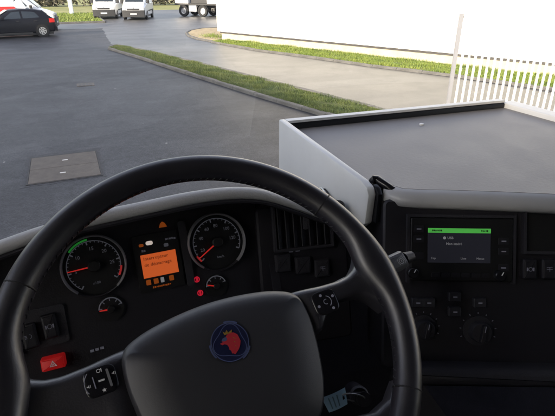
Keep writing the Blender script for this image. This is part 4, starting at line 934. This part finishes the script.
# spoke bridge: one moulded yoke joining hub to rim at both sides
def catmull(P, n=6):
    out = []; m = len(P)
    for i in range(m):
        p0, p1, p2, p3 = (Vector(P[(i+k) % m]) for k in (-1, 0, 1, 2))
        for j in range(n):
            t = j/n; out.append(tuple(.5*((2*p1)+(-p0+p2)*t+(2*p0-5*p1+4*p2-p3)*t*t+(-p0+3*p1-3*p2+p3)*t**3)))
    return out
half = [(.0, .047), (.045, .0475), (.085, .043), (.120, .0385), (.155, .037), (.182, .042), (.207, .056)]
low = [(.212, -.016), (.190, .012), (.170, .013), (.150, .006), (.130, -.015)]
for sg, nm in ((1, 'right'), (-1, 'left')):
    lo = -.001 if sg > 0 else -.030
    tops = [(.085, .0345), (.100, .0305), (.118, .0278), (.140, .0252), (.165, .0240), (.180, .0258), (.192, .0310), (.202, .0400), (.210, .0520)]
    bots = [(.085, lo-.030), (.100, lo-.031), (.118, lo-.026), (.132, lo-.010), (.150, lo-.001), (.172, lo), (.188, lo-.003), (.200, lo-.014), (.210, lo-.030)]
    rows = []
    for k in range(27):
        x = .085+.125*k/26; tb = lerp_poly(tops, x); bb = lerp_poly(bots, x); hx_ = -.012*max(0.0, min(1.0, (.125-x)/.03))**2
        sec_ = [(bb, -.034), (bb, -.012), (bb+.002, -.0065), (bb+.006, -.0042), ((tb+bb)/2, -.0034)]
        for q_ in range(9):
            th = math.pi/2*q_/8; sec_.append((tb-.0135+.0135*math.sin(th), -.0185+.0145*math.cos(th)))
        sec_.append((tb, -.034)); rows.append([FWH.w(sg*x, b_, h_+hx_) for b_, h_ in sec_])
    sp_ = mk('spoke', MB().grid(rows), 'satin', S, angle=60)
    # lower spoke
    Q = [(sg*.060, -.122), (sg*.105, -.126), (sg*.140, -.132), (sg*.163, -.126), (sg*.182, -.110), (sg*.188, -.128), (sg*.160, -.162), (sg*.140, -.168), (sg*.100, -.158), (sg*.060, -.150)]
    if sum(Q[i-1][0]*Q[i][1]-Q[i][0]*Q[i-1][1] for i in range(len(Q))) < 0: Q = Q[::-1]
    mk('lower_spoke', MB().pillow(FWH, Q, [(0, -.030), (0, -.012), (.003, -.006), (.007, -.004)]), 'satin', S, angle=60)
    # control pod
    cpx = (.134, .0065) if sg > 0 else (-.1300, .0085)
    pod = mk('control_pad', MB().pillow(FWH, smoothpoly(rrect(cpx[0]-.016, cpx[0]+.016, cpx[1]-.0185, cpx[1]+.0105, .008), 1), [(0, -.010), (0, -.0036), (.0012, -.0026), (.003, -.0024)]), 'gloss', sp_)
    fpd = FWH.sub(cpx[0], cpx[1]-.004, -.0022)
    if sg < 0:
        arc = MB(); arc.lathe(fpd, [(.0150, 0), (.0158, 0)], 14, R(135), R(215)); mk('pad_outline', arc, 'icon', sp_, two=True)
        mk('pad_ridge', MB().rbox(fpd.sub(.0085, 0, 0, R(4)), -.0012, .0012, -.009, .009, 0, .003, .001), 'stalkgrey', sp_, smooth=False)
        mk('pad_ridge', MB().rbox(fpd.sub(-.0062, 0, 0, R(4)), -.0005, .0005, -.006, .006, 0, .001, .0004), 'icon', sp_, smooth=False)
        for a, b, k in ((0, .0100, 0), (.0135, .003, 1), (-.0118, -.002, 1), (.0015, -.0100, 2), (.001, 0, 3)):
            ic = MB(); f = fpd.sub(a, b, .0004)
            if k == 0: ic.lathe(f, [(.0014, 0), (.0020, 0)], 12); ic.box(f, .0024, .0032, -.0018, .0018, 0, .0001)
            elif k == 1: ic.prism(f, [(-.0018, -.0006), (-.0006, -.0006), (.0006, -.0017), (.0006, .0017), (-.0006, .0006), (-.0018, .0006)], 0, .0001); ic.box(f, .0014, .0019, -.0014, .0014, 0, .0001)
            elif k == 2: ic.prism(f, [(.0024*(1 if i % 2 == 0 else .45)*math.cos(R(90+36*i)), .0024*(1 if i % 2 == 0 else .45)*math.sin(R(90+36*i))) for i in range(10)], 0, .0001)
            else: ic.box(f, -.003, .003, -.0009, .0009, 0, .0001)
            mk('pad_icon', ic, 'iconwhite', sp_, smooth=False, two=True)
    else:
        for a, b in ((-.011, -.003), (-.004, .009), (.011, .004), (.006, -.010)):
            mk('pad_icon', MB().disc(fpd.sub(a, b), .0018, 0, .0004, 10), 'icon', sp_, smooth=False)
        arc = MB(); arc.lathe(fpd, [(.0065, .0002), (.0075, .0002)], 14, R(-60), R(70)); arc.lathe(fpd, [(.0026, .0002), (.0034, .0002)], 10, R(60), R(290)); mk('pad_arc', arc, 'icon', sp_, two=True)

# airbag hub pad
hub_half = [(0, .0500), (.035, .0480), (.068, .0428), (.090, .0362), (.1020, .0290), (.1085, .0170), (.1105, -.002), (.1095, -.022), (.1045, -.052), (.095, -.085), (.078, -.112), (.045, -.128), (0, -.132)]
hp = hub_half + [(-a, b) for a, b in hub_half[-2:0:-1]]
hp = catmull(hp, 4)
if sum(hp[i-1][0]*hp[i][1]-hp[i][0]*hp[i-1][1] for i in range(len(hp))) < 0: hp = hp[::-1]
kk = []
for i in range(len(hp)):   # a broad roll along the top edge, tight edges at the sides
    e_ = Vector(hp[(i+1) % len(hp)])-Vector(hp[i-1]); e_.normalize(); kk.append(.30+.75*max(0.0, -e_.x)**2)
def hubring(ins): return [tuple(Vector(p_)+(Vector(q_)-Vector(p_))*k_) for p_, q_, k_ in zip(hp, inset(hp, ins), kk)]
hv = []; hf = []; nh = len(hp)
for ins, h in [(0, -.060), (0, -.024), (.0005, -.0195), (.0020, -.0150), (.0046, -.0104), (.0080, -.0066), (.0120, -.0036), (.0168, -.0014), (.022, .0002)]: hv += [FWH.w(a, b, h) for a, b in hubring(ins)]
for sc_, h in ((.55, .0034), (.2, .0044)): hv += [FWH.w(a*sc_, -.03+(b+.03)*sc_, h) for a, b in hp]
for q_ in range(10): hf += [(q_*nh+i, q_*nh+(i+1) % nh, (q_+1)*nh+(i+1) % nh, (q_+1)*nh+i) for i in range(nh)]
hf.append(tuple(10*nh+i for i in range(nh)))
hub = mk('hub_pad', MB().add(hv, hf), 'padfine', S, angle=60)
mk('hub_boss', MB().disc(FWH.sub(0, -.02), .07, -.085, -.058, 28), 'dash', S)
# emblem
ea, eb = FWH.px(230, 342, .006); fe = FWH.sub(ea, eb, .0048)
em = mk('emblem', MB().disc(fe, .0212, -.002, .0012, 48, .0006), 'blue', hub)
def loop(fr, fn, wd, c, n=72):
    mb = MB(); vs = []
    for i in range(n):
        t = 2*math.pi*i/n; r0 = fn(t); vs += [fr.w((r0-wd)*math.cos(t), (r0-wd)*math.sin(t), c), fr.w((r0+wd)*math.cos(t), (r0+wd)*math.sin(t), c)]
    return mb.add(vs, [(2*i, 2*((i+1) % n), 2*((i+1) % n)+1, 2*i+1) for i in range(n)])
mk('emblem_ring', loop(fe, lambda t: .0206, .00045, .0015), 'emring', hub, two=True)
mk('emblem_ring', loop(fe, lambda t: .0170+.0026*math.cos(3*(t-R(70))), .0004, .0017), 'emring', hub, two=True)
for t in (10, 130, 250):
    mk('emblem_lug', arcmb(fe, .0214, .0232, t+40, t+80, .0010, 10), 'emring', hub, two=True)
def epx(pts, c):
    mb = MB(); P = []
    for x, y in pts:
        P.append(FWH.w(*FWH.px(180+x/5.55, 300+y/5.55, .0066), .0048+c))
    return mb.add(P, [tuple(range(len(P)))])
mk('emblem_griffin', epx([(262, 192), (278, 182), (296, 180), (318, 190), (326, 205), (336, 226), (334, 250), (328, 270), (318, 286), (306, 302), (298, 296), (290, 298), (284, 282), (274, 276), (272, 262), (262, 250), (248, 246), (236, 252), (222, 244), (238, 236), (230, 228), (240, 214), (252, 206)], .0019), 'griffin', hub, smooth=False, two=True)
mk('emblem_beak', epx([(236, 215), (252, 206), (262, 214), (258, 226), (244, 232), (230, 228)], .0022), 'emring', hub, smooth=False, two=True)
mk('emblem_crown', epx([(246, 196), (236, 176), (250, 184), (258, 166), (267, 182), (288, 164), (287, 180), (270, 188)], .0021), 'gold', hub, smooth=False, two=True)
for k in range(3):
    mk('emblem_feather', epx([(292+6*k, 205+22*k), (312+3*k, 214+22*k), (294+6*k, 212+22*k)], .0021), 'gold', hub, smooth=False, two=True)

# ================================================================== TABLE ON TOP OF THE DASH
ZT = 2.267
TB = thing('dashboard_table', 'wide grey dash top table with white side panel and black far rail', 'table', (.80, .85, ZT-.13))
tw = Frame((0, 0, ZT)); tw.u = Vector((1, 0, 0)); tw.v = Vector((0, 1, 0)); tw.n = Vector((0, 0, 1))
front = [tuple(gnd(x, y, ZT).xy) for x, y in ((383, 182.6), (389, 184), (395, 186), (403, 188.3), (420, 189.2), (455, 190), (500, 191.5), (555, 194))]
front = [(.468, front[0][1]+.004)]+front+[(.86, .452), (.98, .398), (1.10, .358), (1.165, .345)]
top = front + [(1.165, 1.062), (.462, 1.085)]
mk('table_top', MB().prism(tw, top, -.012, 0), 'traygrey', TB, smooth=False)
# rolled front edge
prof = [(0, -.0005), (-.008, -.0022), (-.015, -.0060), (-.020, -.0115), (-.023, -.018), (-.022, -.026), (-.012, -.034), (.02, -.04)]
rows = []
for i, (x, y) in enumerate(front[1:], 1):
    p0 = Vector(front[max(0, i-1)]); p1 = Vector(front[min(len(front)-1, i+1)]); d = (p1-p0).normalized(); nn = Vector((-d.y, d.x))
    rows.append([tw.w(x+nn.x*a, y+nn.y*a, b) for a, b in prof])
mk('front_edge', MB().grid(rows), 'trayedge', TB, angle=60)
# far rail with light trim
yl = lambda x: 1.085+(1.062-1.085)*(x-.462)/(1.165-.462)
rl = MB(); rows = []
for x in np.linspace(.464, 1.163, 8):
    y = yl(x); rows.append([tw.w(x, y+a, b) for a, b in ((-.008, .0), (-.008, .011), (-.005, .015), (.004, .016), (.006, .012), (.006, -.02))])
rail = mk('far_rail', MB().grid(rows), 'railblack', TB, angle=40)
mk('rail_trim', MB().prism(tw, [(.464, yl(.464)-.009), (1.163, yl(1.163)-.009), (1.163, yl(1.163)+.014), (.464, yl(.464)+.014)], .0165, .0235), 'traywhite', rail, smooth=False, bevel=.001)
mk('side_rail', MB().prism(tw, [(1.166, .36), (1.215, .36), (1.215, 1.075), (1.166, 1.075)], -.03, .014), 'traywhite', TB, smooth=False, bevel=.003)
# white left side panel
fs2 = Frame((0, 0, 0)); fs2.o = Vector((.448, 0, ZT)); fs2.u = Vector((0, 1, 0)); fs2.v = Vector((0, 0, 1)); fs2.n = Vector((1, 0, 0))
pan = [(.664, -.070), (.70, -.105), (1.092, -.135), (1.092, .026), (.690, .008), (.668, .002), (.660, -.010)]
mk('side_panel', MB().prism(fs2, pan, -.004, .013), 'traywhite', TB, smooth=True, bevel=.004)
cap_ = [(.655, -.068), (.676, -.070), (.676, .004), (.663, .000), (.655, -.010)]
mk('panel_end_cap', MB().prism(fs2, cap_, .0135, .024), 'railblack', TB, smooth=True, bevel=.003)
rollp = [gnd(x, y, ZT+dz) for x, y, dz in ((372, 183, -.006), (373, 181, .001), (374.5, 179.5, .006), (377, 179.5, .005), (384, 184.5, 0), (392, 189.5, -.006), (400, 193, -.012), (412, 196, -.018))]
mk('corner_roll', MB().tube(rollp, [.006, .008, .0085, .0085, .008, .007, .006, .004], 12), 'gloss', TB)
# latch handle on the panel
fl = Frame((0, 0, 0)); fl.o = hit(329, 197, (.443, 0, 0), Vector((-1, 0, 0))); fl.u = Vector((0, 1, 0)); fl.v = Vector((0, 0, 1)); fl.n = Vector((-1, 0, 0))
lt = mk('latch', MB().prism(fl, [(-.022, -.016), (.024, -.008), (.030, .008), (.016, .014), (-.016, .006)], 0, .010), 'railblack', TB, smooth=False, bevel=.003)
mk('latch_edge', MB().tube([fl.w(-.018, .0072, .009), fl.w(.016, .0155, .009), fl.w(.031, .009, .009)], .0018, 6), 'alu', lt)
mk('support', MB().box(WORLD, .48, 1.15, .86, 1.03, 2.141, ZT-.013), 'dash', TB, smooth=False)
mk('crumb', MB().disc(Frame.sub(tw, *gnd(421.5, 125, ZT).xy), .006, 0, .004, 8), 'iconwhite', TB)

# ================================================================== KEY TAG
kp = at(362, 398, .66)
fk = Frame(kp, R(22), R(40))
mk('ignition_lock', MB().disc(fk.sub(0, 0, -.02), .014, -.06, 0, 24, .003), 'panelblack', D)
mk('ignition_ring', MB().lathe(fk.sub(0, 0, -.02), [(.010, .0005), (.0115, .003), (.013, .0005)], 24), 'dash', D)
KT = thing('key_tag', 'pale blue paper tag hanging from the ignition key', 'tag', tuple(kp))
mk('key', MB().rbox(fk, -.012, .012, -.006, .006, -.019, .012, .003)
   .disc(fk.sub(0, 0, .012), .010, 0, .006, 20), 'panelblack', KT, smooth=False)
h0 = at(343.5, 396, .645)
pts = []
for i in range(17):
    t = math.pi*2*i/16; m = (kp+fk.n*.014+h0)/2; d = (h0-kp-fk.n*.014)/2; e = Vector((0, -.2, .6)).normalized()*.010
    pts.append(m+d*1.15*math.cos(t)+e*math.sin(t))
mk('key_ring', MB().tube(pts, .0011, 6, cap=False), 'key', KT)
tc_ = [at(x, y, .645) for x, y in ((321.5, 398), (345, 387.5), (347.5, 404), (329, 412.5))]
def tgp(u, v): return tc_[0]*(1-u)*(1-v)+tc_[1]*u*(1-v)+tc_[2]*u*v+tc_[3]*(1-u)*v
tn_ = (tc_[1]-tc_[0]).cross(tc_[3]-tc_[0]).normalized(); tn_ = tn_ if tn_.dot(EY-tc_[0]) > 0 else -tn_
def tg(u, v, c): return tgp(u, v)+tn_*(c+.0025*math.sin(math.pi*u))
card = MB(); N = 10
for c in (-.0004, .0004): card.grid([[tg(i/N, j/4, c) for i in range(N+1)] for j in range(5)])
cd = mk('card', card, 'tag', KT, two=True)
for u0 in (.22, .40, .58):
    mb = MB(); mb.grid([[tg(u0+du, v, .0008) for du in (0, .05)] for v in (.15, .4, .6, .85)]); mk('print_line', mb, 'tagprint', cd, smooth=False, two=True)
mb = MB(); mb.grid([[tg(.82+du, v, .0009) for du in (0, .05, .09)] for v in (.42, .5, .62)]); mk('punch_hole', mb, 'seam', cd, smooth=False, two=True)
